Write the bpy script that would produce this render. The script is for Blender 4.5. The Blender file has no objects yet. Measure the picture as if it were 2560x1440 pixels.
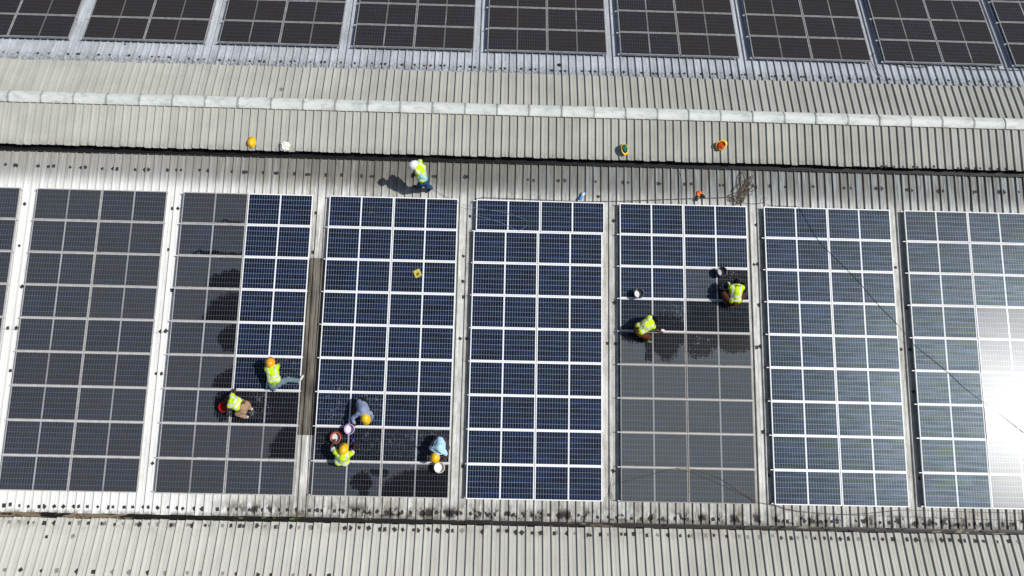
import bpy, bmesh, math, random
from mathutils import Vector, Matrix, noise as mnoise
R_ = math.radians
random.seed(7)
S = bpy.context.scene
COL = S.collection

# ---------------------------------------------------------------- camera, sky, sun, exposure
FPX = 2000.0
cam_d = bpy.data.cameras.new('camera'); cam_d.sensor_width = 36; cam_d.lens = FPX/2560*36
cam_d.clip_end = 5000; cam_d.clip_start = 0.1
cam = bpy.data.objects.new('camera', cam_d); COL.objects.link(cam)
CR = Matrix(((0.999547, -0.023647, -0.018643), (0.016219, 0.944415, -0.328355), (0.025371, 0.327904, 0.94437)))
CC = Vector((0.743667, -10.919253, 22.961566))
cam.matrix_world = Matrix.Translation(CC) @ CR.to_4x4()
S.camera = cam

SUN_EL, SUN_AZ = 53.7, -8.9          # azimuth from +X towards +Y
sd = Vector((math.cos(R_(SUN_EL))*math.cos(R_(SUN_AZ)), math.cos(R_(SUN_EL))*math.sin(R_(SUN_AZ)), math.sin(R_(SUN_EL))))
W = bpy.data.worlds.new("World"); S.world = W; W.use_nodes = True
wn = W.node_tree
sky = wn.nodes.new('ShaderNodeTexSky'); sky.sky_type = 'NISHITA'; sky.sun_disc = False
sky.sun_elevation = R_(SUN_EL); sky.sun_rotation = R_(90 - SUN_AZ)
sky.dust_density = 1.6; sky.air_density = 1.0
wn.links.new(sky.outputs[0], wn.nodes['Background'].inputs[0]); wn.nodes['Background'].inputs[1].default_value = 0.07
sl = bpy.data.lights.new('sun', 'SUN'); sl.energy = 3.9; sl.angle = R_(0.55); sl.color = (1, .975, .935)
so = bpy.data.objects.new('sun', sl); COL.objects.link(so)
so.rotation_euler = sd.to_track_quat('Z', 'Y').to_euler()
S.view_settings.view_transform = 'Standard'; S.view_settings.look = 'None'
S.view_settings.exposure = 0.0; S.view_settings.gamma = 1

# ---------------------------------------------------------------- planes of the place
TH = 0.155025; ct, st = math.cos(TH), math.sin(TH)
YR, ZR = 3.325459, 3.325459*math.tan(0.155025)
PAN = -0.2                                   # roof pan below the panel face
PITCH = 0.2496
NF = Vector((0, -st, ct)); NB = Vector((0, st, ct))
MF = Matrix(((1, 0, 0, 0), (0, ct, -st, 0), (0, st, ct, 0), (0, 0, 0, 1)))
MB = Matrix(((1, 0, 0, 0), (0, ct, st, YR), (0, -st, ct, ZR), (0, 0, 0, 1)))
def ray(px, py): return (CR @ Vector(((px-1280)/FPX, (720-py)/FPX, -1))).normalized()
def hit(px, py, o, n, off=0.0):
    d = ray(px, py); t = (n.dot(o) + off - n.dot(CC))/n.dot(d); return CC + d*t
O0 = Vector((0, 0, 0)); OB = Vector((0, YR, ZR))
def F(px, py, h=0.0): return hit(px, py, O0, NF, h)      # point h above the plane of the front panels' glass
def uv(M, p): q = M.inverted() @ p; return q.x, q.y

# ---------------------------------------------------------------- helpers
def tag(o, label=None, cat=None, group=None, kind=None):
    if label: o['label'] = label
    if cat: o['category'] = cat
    if group: o['group'] = group
    if kind: o['kind'] = kind
    return o
def link(name, me, mats=None, parent=None, M=None):
    o = bpy.data.objects.new(name, me); COL.objects.link(o)
    if mats is not None and me is not None:
        for m in (mats if isinstance(mats, (list, tuple)) else [mats]):
            if me.materials.find(m.name) < 0: me.materials.append(m)
    if parent: o.parent = parent
    if M is not None:
        if parent: o.matrix_parent_inverse = Matrix.Identity(4); o.matrix_local = M
        else: o.matrix_world = M
    return o
def empty(name, M): 
    o = bpy.data.objects.new(name, None); COL.objects.link(o); o.matrix_world = M; o.empty_display_size = .1; return o
def mesh(name, vs, fs, smooth=False, mi=None):
    me = bpy.data.meshes.new(name); me.from_pydata([tuple(v) for v in vs], [], fs); me.validate(); me.update()
    if smooth: me.polygons.foreach_set('use_smooth', [True]*len(me.polygons))
    if mi: me.polygons.foreach_set('material_index', mi)
    return me
class MBld:
    def __init__(s): s.v = []; s.f = []; s.m = []
    def box(s, x0, x1, y0, y1, z0, z1, mi=0, M=None):
        b = len(s.v); P = [Vector((x, y, z)) for z in (z0, z1) for y in (y0, y1) for x in (x0, x1)]
        s.v += [M @ p if M else p for p in P]
        for q in ((0, 2, 3, 1), (4, 5, 7, 6), (0, 1, 5, 4), (2, 6, 7, 3), (0, 4, 6, 2), (1, 3, 7, 5)):
            s.f.append(tuple(b+i for i in q)); s.m.append(mi)
    def lathe(s, prof, n=24, mi=0, M=None, closed=False):
        b = len(s.v)
        for r, z in prof:
            for i in range(n):
                a = 2*math.pi*i/n; p = Vector((r*math.cos(a), r*math.sin(a), z)); s.v.append(M @ p if M else p)
        k = len(prof)
        for j in range(k-1):
            for i in range(n):
                i2 = (i+1) % n; s.f.append((b+j*n+i, b+j*n+i2, b+(j+1)*n+i2, b+(j+1)*n+i)); s.m.append(mi)
    def tube(s, pts, r, n=8, mi=0):
        b = len(s.v); k = len(pts)
        for j, p in enumerate(pts):
            t = (pts[min(j+1, k-1)] - pts[max(j-1, 0)]).normalized()
            a = t.orthogonal().normalized() if abs(t.z) > .95 else t.cross(Vector((0, 0, 1))).normalized(); c = t.cross(a)
            for i in range(n):
                w = 2*math.pi*i/n; s.v.append(p + (a*math.cos(w) + c*math.sin(w))*r)
        for j in range(k-1):
            for i in range(n):
                i2 = (i+1) % n; s.f.append((b+j*n+i, b+j*n+i2, b+(j+1)*n+i2, b+(j+1)*n+i)); s.m.append(mi)
        s.f.append(tuple(b+i for i in range(n))[::-1]); s.m.append(mi)
        s.f.append(tuple(b+(k-1)*n+i for i in range(n))); s.m.append(mi)
    def mesh(s, name, smooth=False): return mesh(name, s.v, s.f, smooth, s.m)
def catmull(pts, n=6):
    out = []
    for i in range(len(pts)-1):
        p0, p1, p2, p3 = pts[max(i-1, 0)], pts[i], pts[i+1], pts[min(i+2, len(pts)-1)]
        for k in range(n):
            t = k/n; out.append(.5*((2*p1) + (p2-p0)*t + (2*p0-5*p1+4*p2-p3)*t*t + (3*p1-p0-3*p2+p3)*t**3))
    out.append(pts[-1]); return out

# ---------------------------------------------------------------- shader helper
class NT:
    def __init__(s, name):
        s.mat = bpy.data.materials.new(name); s.mat.use_nodes = True; s.t = s.mat.node_tree
        s.b = s.t.nodes['Principled BSDF']
    def put(s, sock, v):
        if hasattr(v, 'is_linked') or hasattr(v, 'links'): s.t.links.new(v, sock)
        elif isinstance(v, (tuple, list)) and sock.type == 'RGBA' and len(v) == 3: sock.default_value = (*v, 1)
        else: sock.default_value = v
    def m(s, op, a, b=0.0, c=0.0, clamp=False):
        n = s.t.nodes.new('ShaderNodeMath'); n.operation = op; n.use_clamp = clamp
        for i, v in enumerate((a, b, c)): s.put(n.inputs[i], v)
        return n.outputs[0]
    def vm(s, op, a, b=(0, 0, 0)):
        n = s.t.nodes.new('ShaderNodeVectorMath'); n.operation = op; s.put(n.inputs[0], a); s.put(n.inputs[1], b)
        return n.outputs['Value'] if op in ('LENGTH', 'DOT_PRODUCT') else n.outputs[0]
    def mix(s, f, a, b):
        n = s.t.nodes.new('ShaderNodeMix'); n.data_type = 'RGBA'; n.clamp_factor = True
        s.put(n.inputs[0], f); s.put(n.inputs[6], a); s.put(n.inputs[7], b); return n.outputs[2]
    def ss(s, x, a, b, lo=0.0, hi=1.0):
        n = s.t.nodes.new('ShaderNodeMapRange'); n.interpolation_type = 'SMOOTHSTEP'
        s.put(n.inputs[0], x)
        if a > b: a, b, lo, hi = b, a, hi, lo
        n.inputs[1].default_value = a; n.inputs[2].default_value = b; n.inputs[3].default_value = lo; n.inputs[4].default_value = hi
        return n.outputs[0]
    def obj(s): return s.t.nodes.new('ShaderNodeTexCoord').outputs['Object']
    def pos(s): return s.t.nodes.new('ShaderNodeNewGeometry').outputs['Position']
    def sep(s, v):
        n = s.t.nodes.new('ShaderNodeSeparateXYZ'); s.put(n.inputs[0], v); return n.outputs
    def noise(s, vec, sc=(1, 1, 1), scale=1.0, det=3.0, rough=.55, col=False):
        n = s.t.nodes.new('ShaderNodeTexNoise'); s.put(n.inputs['Vector'], s.vm('MULTIPLY', vec, sc))
        n.inputs['Scale'].default_value = scale; n.inputs['Detail'].default_value = det; n.inputs['Roughness'].default_value = rough
        return n.outputs['Color' if col else 'Fac']
    def white(s, w):
        n = s.t.nodes.new('ShaderNodeTexWhiteNoise'); n.noise_dimensions = '1D'; s.put(n.inputs['W'], w); return n.outputs['Value']
    def out(s, color=None, rough=None, spec=None, metal=None, **k):
        if color is not None: s.put(s.b.inputs['Base Color'], color)
        if rough is not None: s.put(s.b.inputs['Roughness'], rough)
        if spec is not None: s.put(s.b.inputs['Specular IOR Level'], spec)
        if metal is not None: s.put(s.b.inputs['Metallic'], metal)
        for a, v in k.items(): s.put(s.b.inputs[a.replace('_', ' ')], v)
        return s.mat
    def bump(s, h, strength=.3, dist=.01):
        n = s.t.nodes.new('ShaderNodeBump'); n.inputs['Strength'].default_value = strength; n.inputs['Distance'].default_value = dist
        s.put(n.inputs['Height'], h); s.t.links.new(n.outputs[0], s.b.inputs['Normal'])
def simple(name, col, rough=.6, spec=.4, var=.12, scale=18, metal=0.0, bump=0):
    n = NT(name); o = n.obj(); f = n.noise(o, scale=scale, det=4)
    c = n.mix(f, tuple(x*(1-var) for x in col), tuple(min(1, x*(1+var)) for x in col))
    if bump: n.bump(f, bump, .01)
    return n.out(c, rough, spec, metal)

# ---------------------------------------------------------------- roof materials (object coords: x along ridge, y up the slope)
def pan_var(n, x, phase, amt):
    k = n.m('FLOOR', n.m('DIVIDE', n.m('SUBTRACT', x, phase), PITCH)); return n.m('MULTIPLY', n.m('SUBTRACT', n.white(k), .5), amt)
PH_F = 4.252434 + .012
def mat_front():
    n = NT('white_roof_sheet'); o = n.obj(); x, y, z = n.sep(o)
    clean = (.755, .76, .735); grey = (.335, .328, .29); brown = (.115, .108, .090)
    lr = n.ss(x, -10.5, -1.5); big = n.noise(o, (.35, .3, 1), det=4)
    streak = n.noise(o, (16, .55, 1), det=4, rough=.65); fine = n.noise(o, (40, 9, 1), det=5, rough=.7)
    f = n.m('ADD', n.m('MULTIPLY', lr, .66), n.m('MULTIPLY', n.m('SUBTRACT', big, .5), .55))
    strip = n.m('MULTIPLY', n.ss(y, .05, .6), n.ss(x, -9, 2)); f = n.m('ADD', f, n.m('MULTIPLY', strip, .42))
    med = n.noise(n.vm('ADD', o, (1.7, 0, 0)), (5, 2.2, 1), det=5, rough=.65); amp = n.ss(x, -11, -4, .45, 1.0)
    vv_ = n.m('ADD', n.m('MULTIPLY', n.m('SUBTRACT', streak, .5), 1.5), n.m('MULTIPLY', n.m('SUBTRACT', fine, .5), .7))
    vv_ = n.m('ADD', vv_, n.m('MULTIPLY', n.m('SUBTRACT', med, .5), 1.5)); vv_ = n.m('ADD', vv_, pan_var(n, x, PH_F, .32))
    f = n.m('ADD', f, n.m('MULTIPLY', vv_, amp), clamp=True)
    c = n.mix(f, clean, grey)
    # soot under the raised roof's eave, thinning downhill
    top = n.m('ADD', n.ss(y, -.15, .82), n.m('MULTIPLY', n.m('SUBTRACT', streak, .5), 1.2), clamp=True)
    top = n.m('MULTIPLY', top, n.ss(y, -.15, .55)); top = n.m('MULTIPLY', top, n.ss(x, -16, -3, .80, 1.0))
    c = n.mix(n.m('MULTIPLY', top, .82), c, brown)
    blue = n.m('MULTIPLY', n.m('MULTIPLY', n.ss(y, -.2, .5), n.ss(x, -4, 9)), n.m('MULTIPLY', n.ss(streak, .46, .58), .55))
    c = n.mix(blue, c, (.40, .46, .50))
    # droppings / scuffs
    wsp = n.m('MULTIPLY', n.ss(n.noise(o, (13, 4, 1), det=6, rough=.75), .68, .73), n.ss(y, -.3, .2)); wsp = n.m('MULTIPLY', wsp, n.ss(x, -3, 3))
    c = n.mix(wsp, c, (.8, .8, .78))
    # washed-down dirt below the panels
    low = n.m('MULTIPLY', n.ss(y, -9.1, -9.55), n.ss(x, -8.0, -6.8))
    wn_ = n.noise(o, (9, 2.2, 1), det=5, rough=.7); blot = n.noise(o, (2.4, 1.5, 1), det=4)
    lf = n.m('MULTIPLY', low, n.ss(n.m('ADD', n.m('MULTIPLY', wn_, .6), n.m('MULTIPLY', blot, .5)), .44, .66))
    c = n.mix(n.m('MULTIPLY', lf, .85), c, (.14, .122, .095))
    wp = n.m('MULTIPLY', n.m('MULTIPLY', low, n.ss(n.noise(o, (11, 3, 2), det=5, rough=.7), .60, .66)), n.ss(y, -9.75, -9.6))
    c = n.mix(wp, c, (.78, .77, .73))
    spl = n.noise(n.vm('ADD', o, (3.3, 0, 0)), (5.2, 3.2, 1), det=6, rough=.66)
    band = n.m('MULTIPLY', n.ss(y, -9.78, -9.68), n.ss(y, -9.40, -9.58))
    sf = n.m('MULTIPLY', n.m('MULTIPLY', band, n.ss(x, -7.2, -6)), n.ss(n.m('ADD', spl, n.m('MULTIPLY', n.m('SUBTRACT', blot, .5), .6)), .51, .56))
    c = n.mix(sf, c, (.018, .016, .014))
    edge = n.m('MULTIPLY', n.ss(y, -9.66, -9.80), n.ss(n.noise(o, (6, 3, 1), det=5), .35, .6))
    c = n.mix(n.m('MULTIPLY', edge, .7), c, (.10, .085, .065))
    gs = n.m('MULTIPLY', n.m('MULTIPLY', n.ss(x, -5.75, -5.5), n.ss(x, -4.4, -4.7)), n.m('MULTIPLY', n.ss(y, .2, -1.6), n.ss(streak, .38, .58)))
    c = n.mix(n.m('MULTIPLY', gs, .55), c, (.17, .15, .12))
    # lap joints of the sheets
    lap = n.m('MULTIPLY', n.ss(n.m('ABSOLUTE', n.m('ADD', y, 4.43)), .018, .006), .45)
    c = n.mix(lap, c, (.22, .21, .19))
    n.bump(fine, .12, .01)
    return n.out(c, .62, .3)
def mat_beige(name, back=False):
    n = NT(name); o = n.obj(); x, y, z = n.sep(o)
    a, b = (.49, .49, .445), (.29, .288, .255)
    streak = n.noise(o, (14, .8, 1), det=4, rough=.6); big = n.noise(o, (.5, .8, 1), det=4); fine = n.noise(o, (55, 14, 1), det=5, rough=.7)
    f = n.m('ADD', n.m('MULTIPLY', n.m('SUBTRACT', streak, .5), .8), n.m('ADD', n.m('MULTIPLY', big, 1.1), n.ss(x, -12, 12, -.3, .0)))
    f = n.m('ADD', f, n.m('MULTIPLY', n.m('SUBTRACT', fine, .5), .9)); f = n.m('ADD', f, pan_var(n, x, PH_F, .24), clamp=True)
    c = n.mix(f, a, b)
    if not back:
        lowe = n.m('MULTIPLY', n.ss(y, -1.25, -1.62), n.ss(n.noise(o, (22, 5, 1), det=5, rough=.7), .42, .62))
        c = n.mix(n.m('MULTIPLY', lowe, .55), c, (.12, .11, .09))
    dots = n.ss(n.noise(o, (9, 7, 1), det=5, rough=.75), .735, .76); c = n.mix(n.m('MULTIPLY', dots, .6), c, (.09, .085, .075))
    n.bump(fine, .12, .01)
    return n.out(c, .7, .25)
def mat_backroof():
    n = NT('bluish_white_roof_sheet'); o = n.obj(); x, y, z = n.sep(o)
    streak = n.noise(o, (10, 1.6, 1), det=5, rough=.7); fine = n.noise(o, (34, 10, 1), det=6, rough=.75); big = n.noise(o, (.5, .6, 1), det=3)
    f = n.m('ADD', n.m('MULTIPLY', n.m('SUBTRACT', streak, .45), 1.3), n.m('MULTIPLY', n.m('SUBTRACT', fine, .5), 1.0))
    f = n.m('ADD', f, n.m('MULTIPLY', big, .45)); f = n.m('ADD', f, pan_var(n, x, PH_F, .25), clamp=True)
    c = n.mix(f, (.54, .57, .61), (.16, .17, .185))
    edge = n.m('MULTIPLY', n.ss(y, 1.85, 1.35), n.ss(n.noise(o, (18, 9, 1), det=6, rough=.75), .42, .58))
    c = n.mix(n.m('MULTIPLY', edge, .75), c, (.085, .085, .085))
    n.bump(fine, .15, .01)
    return n.out(c, .55, .35)
def mat_adj():
    n = NT('pale_roof_sheet'); o = n.obj(); x, y, z = n.sep(o)
    streak = n.noise(o, (12, .6, 1), det=4, rough=.6); big = n.noise(o, (.4, .5, 1), det=4); fine = n.noise(o, (50, 12, 1), det=5, rough=.7)
    f = n.m('ADD', n.m('MULTIPLY', n.m('SUBTRACT', streak, .5), .9), n.m('MULTIPLY', n.m('SUBTRACT', big, .2), 1.0))
    f = n.m('ADD', f, n.m('MULTIPLY', n.m('SUBTRACT', fine, .5), .35)); f = n.m('ADD', f, n.ss(x, -16, 14, -.22, .22)); f = n.m('ADD', f, pan_var(n, x, PH_F, .12), clamp=True)
    c = n.mix(f, (.585, .58, .53), (.33, .322, .28))
    edge = n.m('MULTIPLY', n.ss(y, -.55, -.05), n.ss(n.noise(o, (3, 3, 1), det=5, rough=.7), .44, .62))
    c = n.mix(n.m('MULTIPLY', edge, .5), c, (.26, .245, .19))
    scr = n.m('MULTIPLY', n.ss(n.noise(o, (7, 5, 1), det=7, rough=.8), .70, .735), .4); c = n.mix(scr, c, (.2, .19, .175))
    n.bump(fine, .12, .01)
    return n.out(c, .65, .3)
def mat_skylight():
    n = NT('weathered_skylight_sheet'); o = n.obj()
    s = n.noise(o, (22, .35, 1), det=5, rough=.7); b = n.noise(o, (2, .6, 1), det=4)
    half = n.ss(n.sep(o)[0], -5.18, -5.08, -.07, .06)
    c = n.mix(n.ss(n.m('ADD', half, n.m('ADD', n.m('MULTIPLY', s, .7), n.m('MULTIPLY', b, .4))), .51, .71), (.032, .028, .023), (.21, .188, .152))
    return n.out(c, .6, .4)
def mat_gutter():
    n = NT('rusted_gutter'); o = n.obj(); x, y, z = n.sep(o)
    f = n.noise(o, (1.6, 7, 2), det=6, rough=.7); g = n.noise(o, (.35, 1, 1), det=3)
    v = n.m('ADD', n.m('ADD', f, n.m('MULTIPLY', g, .6)), n.ss(x, -10, -7, .17, 0))
    c = n.mix(n.ss(v, .93, 1.0), (.008, .0075, .007), (.22, .175, .12))
    w = n.ss(n.noise(o, (9, 20, 3), det=5, rough=.8), .70, .74); w = n.m('MULTIPLY', w, n.m('MULTIPLY', n.ss(x, 3.5, 5), n.ss(x, 11, 8)))
    c = n.mix(w, c, (.45, .46, .47))
    return n.out(c, .55, .4)
def mat_ridge():
    n = NT('pale_green_ridge_cap'); o = n.obj(); ri = n.t.nodes.new('ShaderNodeObjectInfo').outputs['Random']
    q = n.vm('ADD', o, n.t.nodes.new('ShaderNodeObjectInfo').outputs['Location'])
    a = n.noise(q, (2.5, 5, 3), det=6, rough=.7); f = n.noise(q, (30, 40, 20), det=4)
    c = n.mix(n.ss(a, .44, .70), (.61, .635, .605), (.40, .425, .40))
    c = n.mix(n.m('MULTIPLY', n.ss(f, .60, .7), .3), c, (.3, .34, .32))
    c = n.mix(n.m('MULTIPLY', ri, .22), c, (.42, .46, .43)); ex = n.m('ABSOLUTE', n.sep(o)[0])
    c = n.mix(n.m('MULTIPLY', n.ss(n.m('ADD', ex, n.m('MULTIPLY', n.m('SUBTRACT', a, .5), .10)), .475, .50), .6), c, (.13, .14, .13))  # grimy bands at the cap ends, also deepening the overlap lips' shading
    return n.out(c, .6, .35)

# ---------------------------------------------------------------- panel materials
PANEL_PLANE = 0
def wet_mask(n):
    p = n.pos(); w = n.noise(p, (3.2, 3.2, 3.2), det=5, rough=.65, col=True)
    p = n.vm('ADD', p, n.vm('MULTIPLY', n.vm('SUBTRACT', w, (.5, .5, .5)), (.42, .42, 0))); w2 = n.noise(n.pos(), (16, 5, 5), det=4, rough=.7, col=True); p = n.vm('ADD', p, n.vm('MULTIPLY', n.vm('SUBTRACT', w2, (.5, .5, .5)), (.10, .26, 0)))
    cur = None
    for (px, py, rx, ry, *hf) in WET:
        c = F(px, py); q = n.vm('MULTIPLY', n.vm('SUBTRACT', p, (c.x, c.y, 0)), (81/rx, 81/ry, 0)); l = n.vm('LENGTH', q)
        if hf: l = n.m('ADD', l, n.m('MULTIPLY', n.m('LESS_THAN', n.sep(n.vm('SUBTRACT', n.pos(), (c.x, c.y, 0)))[1], -.02), 3.0))
        cur = l if cur is None else n.m('MINIMUM', cur, l)
    return n.ss(n.m('ADD', cur, n.m('MULTIPLY', n.m('SUBTRACT', n.noise(n.pos(), (20, 24, 20), det=3, rough=.6), .5), .45)), 1.08, .92)
WET = [(604, 718, 92, 44, 1), (600, 802, 92, 70, 1), (590, 846, 44, 34), (594, 968, 60, 44, 1), (548, 634, 70, 7), (575, 555, 30, 4), (728, 1143, 54, 74, 1),
       (1062, 1241, 108, 64, 1), (1000, 1241, 50, 40, 1), (906, 1238, 13, 50, 1), (902, 1203, 26, 20), (948, 1182, 24, 10), (1100, 1180, 30, 20),
       (1836, 712, 52, 52), (1665, 838, 40, 64), (1745, 836, 50, 60), (1838, 840, 60, 44), (1760, 832, 132, 40), (1622, 878, 12, 28), (1596, 838, 60, 18),
       (660, 930, 80, 48), (560, 1010, 26, 40)]
def mat_glass():
    n = NT('solar_cell_glass'); o = n.obj(); x, y, z = n.sep(o)
    oi = n.t.nodes.new('ShaderNodeObjectInfo'); cr, cg, cb = n.sep(oi.outputs['Color']); rnd = oi.outputs['Random']
    xx = n.m('SUBTRACT', n.m('ABSOLUTE', x), .022); ay = n.m('ABSOLUTE', y)
    cx = n.m('FRACT', n.m('DIVIDE', xx, .0798)); cy = n.m('FRACT', n.m('DIVIDE', n.m('ADD', y, .4788), .1596))
    dx = n.m('MULTIPLY', n.m('MINIMUM', cx, n.m('SUBTRACT', 1, cx)), .0798); dy = n.m('MULTIPLY', n.m('MINIMUM', cy, n.m('SUBTRACT', 1, cy)), .1596)
    gap = n.m('MAXIMUM', n.m('LESS_THAN', dx, .0030), n.m('LESS_THAN', dy, .0036))
    by = n.m('FRACT', n.m('ADD', n.m('DIVIDE', n.m('ADD', y, .4788), .03192), .5)); bus = n.m('LESS_THAN', n.m('ABSOLUTE', n.m('SUBTRACT', by, .5)), .032)
    margin = n.m('MAXIMUM', n.m('MAXIMUM', n.m('LESS_THAN', xx, 0), n.m('GREATER_THAN', xx, .9576)), n.m('GREATER_THAN', ay, .4788))
    idx = n.m('ADD', n.m('ADD', n.m('FLOOR', n.m('DIVIDE', x, .0806)), n.m('MULTIPLY', n.m('FLOOR', n.m('DIVIDE', n.m('ADD', y, .4788), .1596)), 37.7)), n.m('MULTIPLY', rnd, 931))
    cellr = n.white(idx)
    q = n.vm('ADD', o, n.vm('MULTIPLY', n.vm('ADD', oi.outputs['Location'], (0, 0, 0)), (1.7, 3.1, 0)))
    st_ = n.noise(q, (1.1, 10, 1), det=2.5); st2 = n.noise(n.vm('ADD', q, (7, 3, 1)), (.9, 8, 1), det=2.5); st3 = n.noise(n.vm('ADD', q, (2, 9, 4)), (1.0, 12, 1), det=2)
    cell = n.mix(n.ss(st_, .40, .62), (.0012, .0025, .006), (.0035, .013, .058))
    cell = n.mix(n.m('MULTIPLY', n.ss(st2, .5, .66), .65), cell, (.004, .018, .014))
    cell = n.mix(n.m('MULTIPLY', cellr, .25), cell, (.004, .006, .012))
    c = n.mix(n.m('MULTIPLY', bus, .4), cell, (.06, .075, .12))
    c = n.mix(gap, c, (.27, .31, .40)); c = n.mix(margin, c, (.80, .82, .84))
    # dust film, washed away where the glass is wet
    ww = wet_mask(n); wet = n.m('MAXIMUM', n.m('MULTIPLY', ww, n.m('GREATER_THAN', cr, .3)), n.m('MULTIPLY', cb, n.ss(n.noise(n.pos(), (4, 9, 4), det=5, rough=.7), .30, .48, .55, 1.0)))
    d1 = n.noise(n.pos(), (.8, .8, .8), det=4); d2 = n.m('ADD', n.m('MULTIPLY', n.noise(n.pos(), (3, 9, 3), det=5, rough=.7), 1.2), n.m('MULTIPLY', n.m('SUBTRACT', n.noise(n.vm('ADD', q, (5, 5, 5)), (13, 1.3, 1), det=4, rough=.65), .5), 1.6))
    drip = n.ss(y, -.30, -.49, 0, .18)
    dust = n.m('MULTIPLY', cr, n.m('ADD', n.m('ADD', .55, n.m('MULTIPLY', d1, .5)), n.m('ADD', n.m('MULTIPLY', d2, .35), drip)))
    dust = n.m('MULTIPLY', n.m('MULTIPLY', dust, n.m('ADD', .84, n.m('MULTIPLY', rnd, .28))), n.m('SUBTRACT', 1.0, n.m('MULTIPLY', wet, .88)))
    dcol = n.mix(cg, (.076, .079, .080), (.038, .032, .028))
    gl = n.m('MAXIMUM', gap, margin)
    dcol = n.mix(n.m('MULTIPLY', n.m('SUBTRACT', cr, 1.0), 2.0, clamp=True), dcol, (.124, .138, .138))  # paler dust colour with the scattered sun glare put into it
    cov = n.m('MULTIPLY', n.m('MINIMUM', dust, 1.15), n.m('ADD', n.m('ADD', .46, n.m('MULTIPLY', cg, .30)), n.m('MULTIPLY', gl, n.m('SUBTRACT', .22, n.m('MULTIPLY', cg, .03)))))
    c = n.mix(n.m('MINIMUM', cov, n.m('SUBTRACT', .92, n.m('MULTIPLY', gl, n.m('SUBTRACT', .14, n.m('MULTIPLY', cg, .09))))), c, dcol)
    c = n.mix(n.m('MULTIPLY', n.m('MULTIPLY', wet, n.m('SUBTRACT', 1, gl)), .92), c, (.0035, .0032, .003))
    c = n.mix(n.m('MULTIPLY', n.m('MULTIPLY', wet, gl), .7), c, (.05, .046, .042))
    # suds left by the washers
    sp = n.pos(); cur = None
    for (px, py, rx, ry) in SUDS:
        cc = F(px, py); l = n.vm('LENGTH', n.vm('MULTIPLY', n.vm('SUBTRACT', sp, (cc.x, cc.y, 0)), (81/rx, 81/ry, 0))); cur = l if cur is None else n.m('MINIMUM', cur, l)
    sm = n.ss(cur, 1.1, .7)
    sn = n.noise(sp, (26, 30, 10), det=5, rough=.7); lump = n.noise(sp, (5, 5, 5), det=3)
    sf = n.m('MULTIPLY', sm, n.ss(n.m('ADD', sn, n.m('MULTIPLY', n.m('SUBTRACT', lump, .5), .35)), .60, .70))
    c = n.mix(n.m('MULTIPLY', sf, .62), c, (.55, .6, .66))
    rough = n.m('ADD', .285, n.m('MULTIPLY', dust, .36)); rough = n.m('MULTIPLY', rough, n.m('SUBTRACT', 1, n.m('MULTIPLY', wet, .35)))
    spec = n.m('MULTIPLY', n.m('SUBTRACT', .30, n.m('MULTIPLY', dust, .02)), n.m('SUBTRACT', 1.0, n.m('MULTIPLY', n.m('MULTIPLY', cg, dust), .85)))
    tint = n.mix(n.ss(st_, .38, .62), (.38, .56, .66), (.62, .84, .98)); tint = n.mix(n.m('MULTIPLY', n.ss(st2, .5, .66), .65), tint, (.60, .80, .48)); tint = n.mix(n.m('MULTIPLY', n.ss(st3, .56, .68), .6), tint, (.80, .66, .92)); tint = n.mix(n.m('MAXIMUM', n.m('MAXIMUM', gap, n.ss(cr, .3, .6)), n.m('MULTIPLY', n.ss(cg, .5, .9), .8)), tint, (1, 1, 1))
    return n.out(c, rough, spec, Specular_Tint=tint)
SUDS = [(838, 1020, 50, 36), (925, 1010, 46, 30), (860, 965, 60, 14), (905, 955, 30, 24), (1000, 1100, 40, 44), (1085, 1082, 40, 16), (925, 1110, 36, 30), (720, 915, 44, 40), (740, 960, 30, 12), (650, 1010, 40, 36), (1122, 1125, 20, 40),
        (1690, 785, 40, 28), (1745, 860, 46, 36), (1850, 685, 34, 22), (1862, 735, 20, 40), (930, 530, 12, 14), (1035, 1140, 14, 30)]
def mat_frame():
    n = NT('aluminium_panel_frame'); o = n.obj(); oi = n.t.nodes.new('ShaderNodeObjectInfo'); cr, cg, cb = n.sep(oi.outputs['Color'])
    f = n.noise(n.pos(), (8, 8, 8), det=5, rough=.7)
    c = n.mix(n.m('MULTIPLY', cr, n.m('ADD', .45, n.m('MULTIPLY', f, .6))), (.88, .89, .90), n.mix(cg, (.27, .25, .235), (.062, .057, .053)))
    g = n.noise(n.pos(), (6, 14, 6), det=5, rough=.75); c = n.mix(n.m('MULTIPLY', n.m('MULTIPLY', n.ss(g, .55, .68), cr), .6), c, (.10, .09, .08))
    return n.out(c, .5, .4)

M_front, M_monf, M_monb, M_back, M_adj = mat_front(), mat_beige('beige_roof_sheet_near'), mat_beige('beige_roof_sheet_far', True), mat_backroof(), mat_adj()  # both beige sheets share one tone; only the near one adds eave dirt
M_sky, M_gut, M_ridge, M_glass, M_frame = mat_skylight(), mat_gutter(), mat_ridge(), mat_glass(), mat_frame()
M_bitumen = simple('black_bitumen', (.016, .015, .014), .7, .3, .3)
M_tray = simple('dull_black_tray', (.028, .031, .033), .45, .5, .3)
M_patch = simple('bitumen_patch', (.045, .042, .040), .8, .2, .35, 8)
M_patch_old = simple('faded_bitumen_patch', (.24, .235, .22), .8, .2, .2, 8)
M_rail = simple('galvanised_rail', (.66, .67, .68), .45, .5, .1)
M_steel_dark = simple('dark_bracket', (.06, .055, .05), .6, .4, .3)
M_cable = simple('black_cable_sheath', (.012, .012, .013), .5, .4, .1)
M_rope = simple('brown_rope', (.115, .092, .066), .9, .1, .3, 40)
M_bluerope = simple('pale_blue_rope', (.14, .25, .36), .8, .2, .2, 40)

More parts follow.
